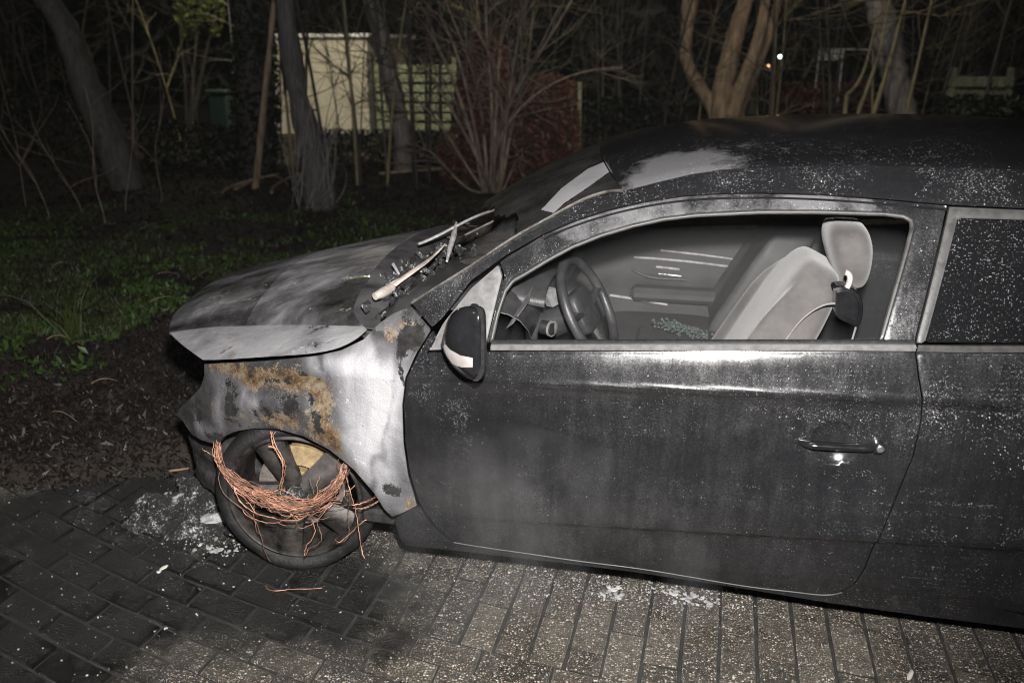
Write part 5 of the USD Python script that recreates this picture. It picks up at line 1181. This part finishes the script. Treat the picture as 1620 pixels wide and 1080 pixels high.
# background trunks and saplings
g = np.random.default_rng(24)
for k in range(84):
    px = g.uniform(-40, 1660) if k > 12 else g.uniform(420, 720); y = g.uniform(9.5, 16) if not 430 < px < 720 else g.uniform(8.0, 9.6)
    base = on_y(px, 250, y); base[2] = -.05
    t = thing('bare_sapling', 'thin bare sapling in the dark thicket behind the car', 'sapling', tuple(base), group='bare saplings in the dark thicket')
    lean = g.normal(0, .10, 2); h = g.uniform(2.2, 4.5)
    P = np.array([[0, 0, 0], [lean[0] * h * .3, lean[1] * h * .3, h * .35], [lean[0] * h + g.normal(0, .15), lean[1] * h, h]]); P = spline(P, 12); r = g.uniform(.010, .028)
    b_ = ['bark_dark', 'bark_olive', 'bark_grey', 'bark_dark'][int(g.integers(4))] if k > 12 else 'bark_dark'
    obj('stem', tube(P, np.linspace(r, r * .4, 12), 6), b_, t, True)
    tw = []
    for _ in range(int(g.integers(12, 22))):
        i = int(g.integers(3, 12)); i = min(i, 11)
        twigs(P[i], [g.normal(0, 1), g.normal(0, 1), abs(g.normal(.7, .5))], g.uniform(.5, 1.3), .007, 1, g, tw)
    obj('twigs', join(tw), b_, t, True, kind='stuff')
for k, (px, y, h) in enumerate(((95, 5.2, 1.5), (178, 5.0, 1.4), (148, 5.6, 1.2), (212, 5.8, 1.1), (60, 6.0, 1.6), (268, 6.2, 1.3))):
    base = on_y(px, 430, y); base[2] = 0.0; tw = []
    t = thing('dead_stalk', ['tall pale dead stalk at left of the grass, bending right', 'upright pale forked stalk growing out of the grass at the left', 'faint stalk between two taller pale ones at the left', 'faint short stalk right of the forked one at the left', 'dim long stalk nearest the left edge', 'dim stalk below the leaning trunk at the left'][k], 'stalk', tuple(base))
    gg_ = np.random.default_rng(400 + k); twigs([0, 0, -.02], [gg_.normal(0, .12), 0, 1], h, .008, 1, gg_, tw)
    obj('stem', join(tw), 'twig_red', t, True)
# fallen branches at the foot of the sapling
for k, l in enumerate([((352, 305), (395, 285), (440, 275)), ((372, 300), (410, 282), (455, 292)), ((430, 305), (460, 280), (490, 268)), ((560, 235), (650, 262), (740, 268)), ((600, 275), (690, 268), (770, 285))]):
    P = spline(np.array([on_z(a, b, .10 + .06 * i) for i, (a, b) in enumerate(l)]), 10)
    single('fallen_branch', tube(P, np.linspace(.022, .008, 10), 6), 'bark_tan', ['tan fallen branch leaning left of the thin sapling', 'tan fallen branch crossing the foot of the thin sapling', 'fallen branch between sapling and stout trunk', 'long arching branch left of the bare shrub', 'low curved branch lying towards the bare shrub'][k], 'branch', True)
# shed wall, fences, bin, board
WY = 14.0
wl_, wr_ = on_y(425, 62, WY), on_y(580, 58, WY)
shed = thing('garden_shed', 'cream rendered wall of a garden building with a pale roof edge', 'shed')
h = (wl_[2] + wr_[2]) / 2
obj('wall', box((wr_[0] - wl_[0], 2.6, h + .3), ((wl_[0] + wr_[0]) / 2, WY + 1.3, (h - .3) / 2)), 'cream_wall', shed)
obj('roof_edge', box((wr_[0] - wl_[0] + .12, 2.8, .07), ((wl_[0] + wr_[0]) / 2, WY + 1.3, h + .037), .01), 'wall_cap', shed)
def fence(label, x0, x1, y, z0, z1, n, m_, px_posts):
    t = thing('slatted_fence', label, 'fence')
    pitch = (z1 - z0) / n
    for k in range(n):
        obj('slat', box((x1 - x0, .022, pitch * .74), ((x0 + x1) / 2 + g.normal(0, .004), y + g.normal(0, .004), z0 + pitch * (k + .5) + g.normal(0, .004)), .004), m_, t)
    for x in px_posts: obj('post', box((.08, .08, z1 + .15), (x, y + .055, (z1 + .15) / 2 - .05), .006), m_, t)
FY = 13.4
a_, b_ = on_y(592, 100, FY), on_y(722, 100, FY)
fence('green stained slatted fence beside the cream wall', a_[0], b_[0], FY, .22, a_[2], 7, 'fence_wood', [a_[0] + .05, (a_[0] + b_[0]) / 2 - .1, b_[0] - .05])
a2, b2 = on_y(1440, 118, 12.0), on_y(1606, 118, 12.0)
fence('pale slatted fence at the right edge above the car roof', on_y(1498, 118, 12.)[0], b2[0], 12.0, .35, a2[2], 5, 'grey_wood', [b2[0] - .05, on_y(1510, 118, 12.)[0]])
pp = on_y(585, 95, 13.3)
single('fence_post', box((.10, .10, pp[2] + .2), (pp[0], 13.3, (pp[2] + .2) / 2 - .06), .01), 'dark_post', 'dark square post between cream wall and slatted fence', 'post')
# low post-and-rail stub right of the hedge
for k, x in enumerate((905, 918)):
    p_ = on_y(x, 130, 12.5); single('stake', box((.07, .07, p_[2] + .1), (p_[0], 12.5, p_[2] / 2 - .05), .008), 'grey_wood', ['left one of two mossy stakes beside the brown hedge', 'right one of two mossy stakes beside the brown hedge'][k], 'stake')
bn = thing('wheeled_bin', 'dark green bin standing left of the ivy-covered trunk', 'bin')
p_ = on_y(342, 150, 11.0); obj('body', box((.36, .4, .95), (p_[0], 11.2, .50), .04), 'bin_green', bn); obj('lid', box((.40, .46, .06), (p_[0], 11.2, 1.01), .02), 'bin_green', bn)
# white board on legs with a rail
bd = thing('board_stand', 'small white board on two thin legs far behind the car roof', 'sign')
a_, b_ = on_y(1296, 80, 15.0), on_y(1334, 96, 15.0)
obj('board', box((b_[0] - a_[0], .02, abs(a_[2] - b_[2])), ((a_[0] + b_[0]) / 2, 15.0, (a_[2] + b_[2]) / 2), .004), 'sign_white', bd)
for x in (a_[0] + .01, b_[0] - .01): obj('leg', tube(np.array([[x, 15.03, -.05], [x, 15.03, a_[2]]]), .018, 8), 'sign_white', bd)
c_ = on_y(1390, 79, 15.0); obj('rail', tube(np.array([[a_[0], 15.03, a_[2] + .02], [c_[0], 15.03, c_[2]]]), .015, 8), 'sign_white', bd); obj('rail_leg', tube(np.array([[c_[0], 15.03, -.05], [c_[0], 15.03, c_[2]]]), .015, 8), 'dark_post', bd)
for k, (px, py, m_, r, lb) in enumerate(((1234, 90, 'bulb_white', .035, 'white glowing lamp far behind the car roof'), (1216, 105, 'bulb_amber', .028, 'amber glowing lamp, lower left of the white one'), (1388, 79, 'bulb_white', .014, 'tiny white light at the end of the rail'))):
    p_ = on_y(px, py, 17.0 if k < 2 else 14.9); t = thing('garden_lamp', lb, 'lamp')
    b_ = trimesh.creation.icosphere(2, r); b_.apply_translation(p_); obj('bulb', b_, m_, t, True)
    obj('lamp_post', tube(np.array([[p_[0], p_[1] + .05, -.05], [p_[0], p_[1] + .05, p_[2] + .03]]), .02, 6), 'dark_post', t)
# a dense dark stand of trees closing the view
g = np.random.default_rng(25)
bpos = np.array([[g.uniform(-22, 20), g.uniform(22, 26), g.uniform(0, 7)] for _ in range(9000)])
single('far_wood', leaves(bpos, .5, g), 'dark_leaf', 'dark mass of trees closing off the view behind the gardens', 'wood', kind='stuff')

# ------------------------------------------------------------------ ground cover
def ground_pts(n, g, px0, px1, py0, py1):
    px = g.uniform(px0, px1, n); py = g.uniform(py0, py1, n)
    P = np.array([on_z(a, b, .03) for a, b in zip(px, py)]); P[:, 2] = soil_h(P[:, 0], P[:, 1]); return P, px, py
g = np.random.default_rng(31)
P, px, py = ground_pts(42000, g, -60, 1000, 285, 800)
edge_ok = (soil_h(P[:, 0], P[:, 1]) > -.02)
P = P[edge_ok]
single('leaf_litter', leaves(P + [0, 0, .010], .015 + 0.010 * (g.random((len(P), 1)) < .15), g, 1.5), 'litter_leaf', 'dark wet leaf litter covering the soil behind and beside the car', 'leaf litter', kind='stuff')
far_l = np.stack([g.uniform(-9, 6, 16000), g.uniform(2.2, 13, 16000)], 1); fz = soil_h(far_l[:, 0], far_l[:, 1])
single('far_leaf_litter', leaves(np.stack([far_l[:, 0], far_l[:, 1], fz + .015], 1), .04, g, 1.5), 'litter_leaf', 'brown leaf litter on the soil far under the trees', 'leaf litter', kind='stuff')
def blades(P, h, g, w=.0035):
    n = len(P); lean = g.normal(0, .45, (n, 2)); hh = h * g.uniform(.4, 1.3, n)
    a = g.uniform(0, 6.28, n); s = np.stack([np.cos(a), np.sin(a), 0 * a], 1) * w
    m = P + np.stack([lean[:, 0] * hh * .35, lean[:, 1] * hh * .35, hh * .6], 1); t = P + np.stack([lean[:, 0] * hh, lean[:, 1] * hh, hh * .95], 1)
    v = np.stack([P - s, P + s, m + s * .7, m - s * .7, t], 1).reshape(-1, 3); k = np.arange(n) * 5
    return trimesh.Trimesh(v, np.vstack([np.stack([k, k + 1, k + 2], 1), np.stack([k, k + 2, k + 3], 1), np.stack([k + 3, k + 2, k + 4], 1)]), process=False)
dens = lambda P, s, sd: meshkit.fbm(np.stack([P[:, 0] * s, P[:, 1] * s, 0 * P[:, 0]], 1), 3, sd)
P, px, py = ground_pts(60000, g, -60, 720, 330, 600)
lim = 545 - 0.35 * (px - 60) * (px > 60) * 0 - 60 * sstep(150, 330, px) + 25 * (dens(P, 3, 8) - .5)
k = (dens(P, 2.2, 4) + .10 * (py > 400) > .50) & (py < lim)
single('grass', blades(P[k] - [0, 0, .005], .05, g), 'grass_blade', 'short damp grass and weeds on the verge behind the front of the car', 'grass', kind='stuff')
k2 = (dens(P, 2.4, 14) > .52) & (py < lim + 12) & (g.random(len(P)) < .3)
single('verge_weeds', leaves(P[k2] + [0, 0, .03], .018 + .014 * g.random((k2.sum(), 1)), g, 2.0), 'ground_leaf', 'small green leaved weeds among the grass of the verge', 'weeds', kind='stuff')
P, px, py = ground_pts(5000, g, 500, 720, 325, 345)
def tuft(px, py, h, n, lb, m_='grass_blade', w=.004):
    c = on_z(px, py, .03); c[2] = soil_h(c[0], c[1]); q = c + np.stack([g.normal(0, .035, n), g.normal(0, .035, n), 0 * g.random(n)], 1)
    single('grass_tuft', blades(q, h, g, w), m_, lb, 'grass tuft')
tuft(112, 545, .34, 46, 'long-bladed grass tuft at the left in front of the verge', w=.006)
tuft(175, 470, .16, 60, 'thin wiry tuft around the foot of the forked stalk', 'litter_leaf')
tuft(70, 590, .15, 60, 'dry brownish tuft at the lower edge of the grass', 'litter_leaf')
tuft(450, 460, .10, 60, 'short yellowish tuft beside the nose of the bonnet', 'ground_leaf')
for k, (x, y, n, lb) in enumerate(((20, 560, 110, 'broad leafy weed at the left edge above the soil'), (215, 520, 120, 'low leafy weed where grass meets soil left of the bonnet'), (250, 470, 90, 'leafy weed in the grass before the bonnet'), (140, 590, 70, 'small weed spreading over the soil below the grass tuft'), (545, 318, 40, 'bright leafy weed behind the bonnet'), (720, 285, 60, 'small green seedling left of the shrub foot'), (70, 590, 70, 'leafy weed on the soil at the left edge'), (395, 440, 60, 'pale leaved weed just left of the bonnet'))):
    c = on_z(x, y, .05); q = c + g.normal(0, .07, (n, 3)) * [1, 1, .6]; q[:, 2] = np.abs(q[:, 2]) + .02
    wd = thing('weed', lb, 'weed'); obj('leaves', leaves(q, .028, g, 2.), 'ground_leaf', wd, kind='stuff')
for k in range(22):
    a0 = (g.uniform(5, 520), g.uniform(360, 700)); ang = g.uniform(-.5, .5); ln = g.uniform(18, 60)
    if a0[0] > 250 and a0[1] > 500: continue
    A = on_z(*a0, .03); B = on_z(a0[0] + ln * math.cos(ang), a0[1] + ln * math.sin(ang), .03); A[2] = soil_h(A[0], A[1]) + .02; B[2] = soil_h(B[0], B[1]) + .03; mid = (A + B) / 2 + [0, 0, .02]
    tag(obj('dead_twig', tube(spline(np.array([A, mid, B]), 7), np.linspace(.0045, .0015, 7), 4), 'bark_tan', None, True), 'thin dead twig lying on the grass or litter left of the car', 'twig', 'dead twigs on the verge')
sticks = [((0, 728), (38, 715)), ((90, 648), (62, 660)), ((268, 745), (300, 740))]
for k, (a, b) in enumerate(sticks):
    single('stick', tube(np.array([on_z(*a, .02), (on_z(*a, .025) + on_z(*b, .025)) / 2, on_z(*b, .02)]), [.006, .005, .003], 5), 'bark_tan', ['bright straight stick on the soil at the left edge', 'short dull stick on soil below the dry tuft', 'short twig on the soil left of the ash heap'][k], 'stick', True)
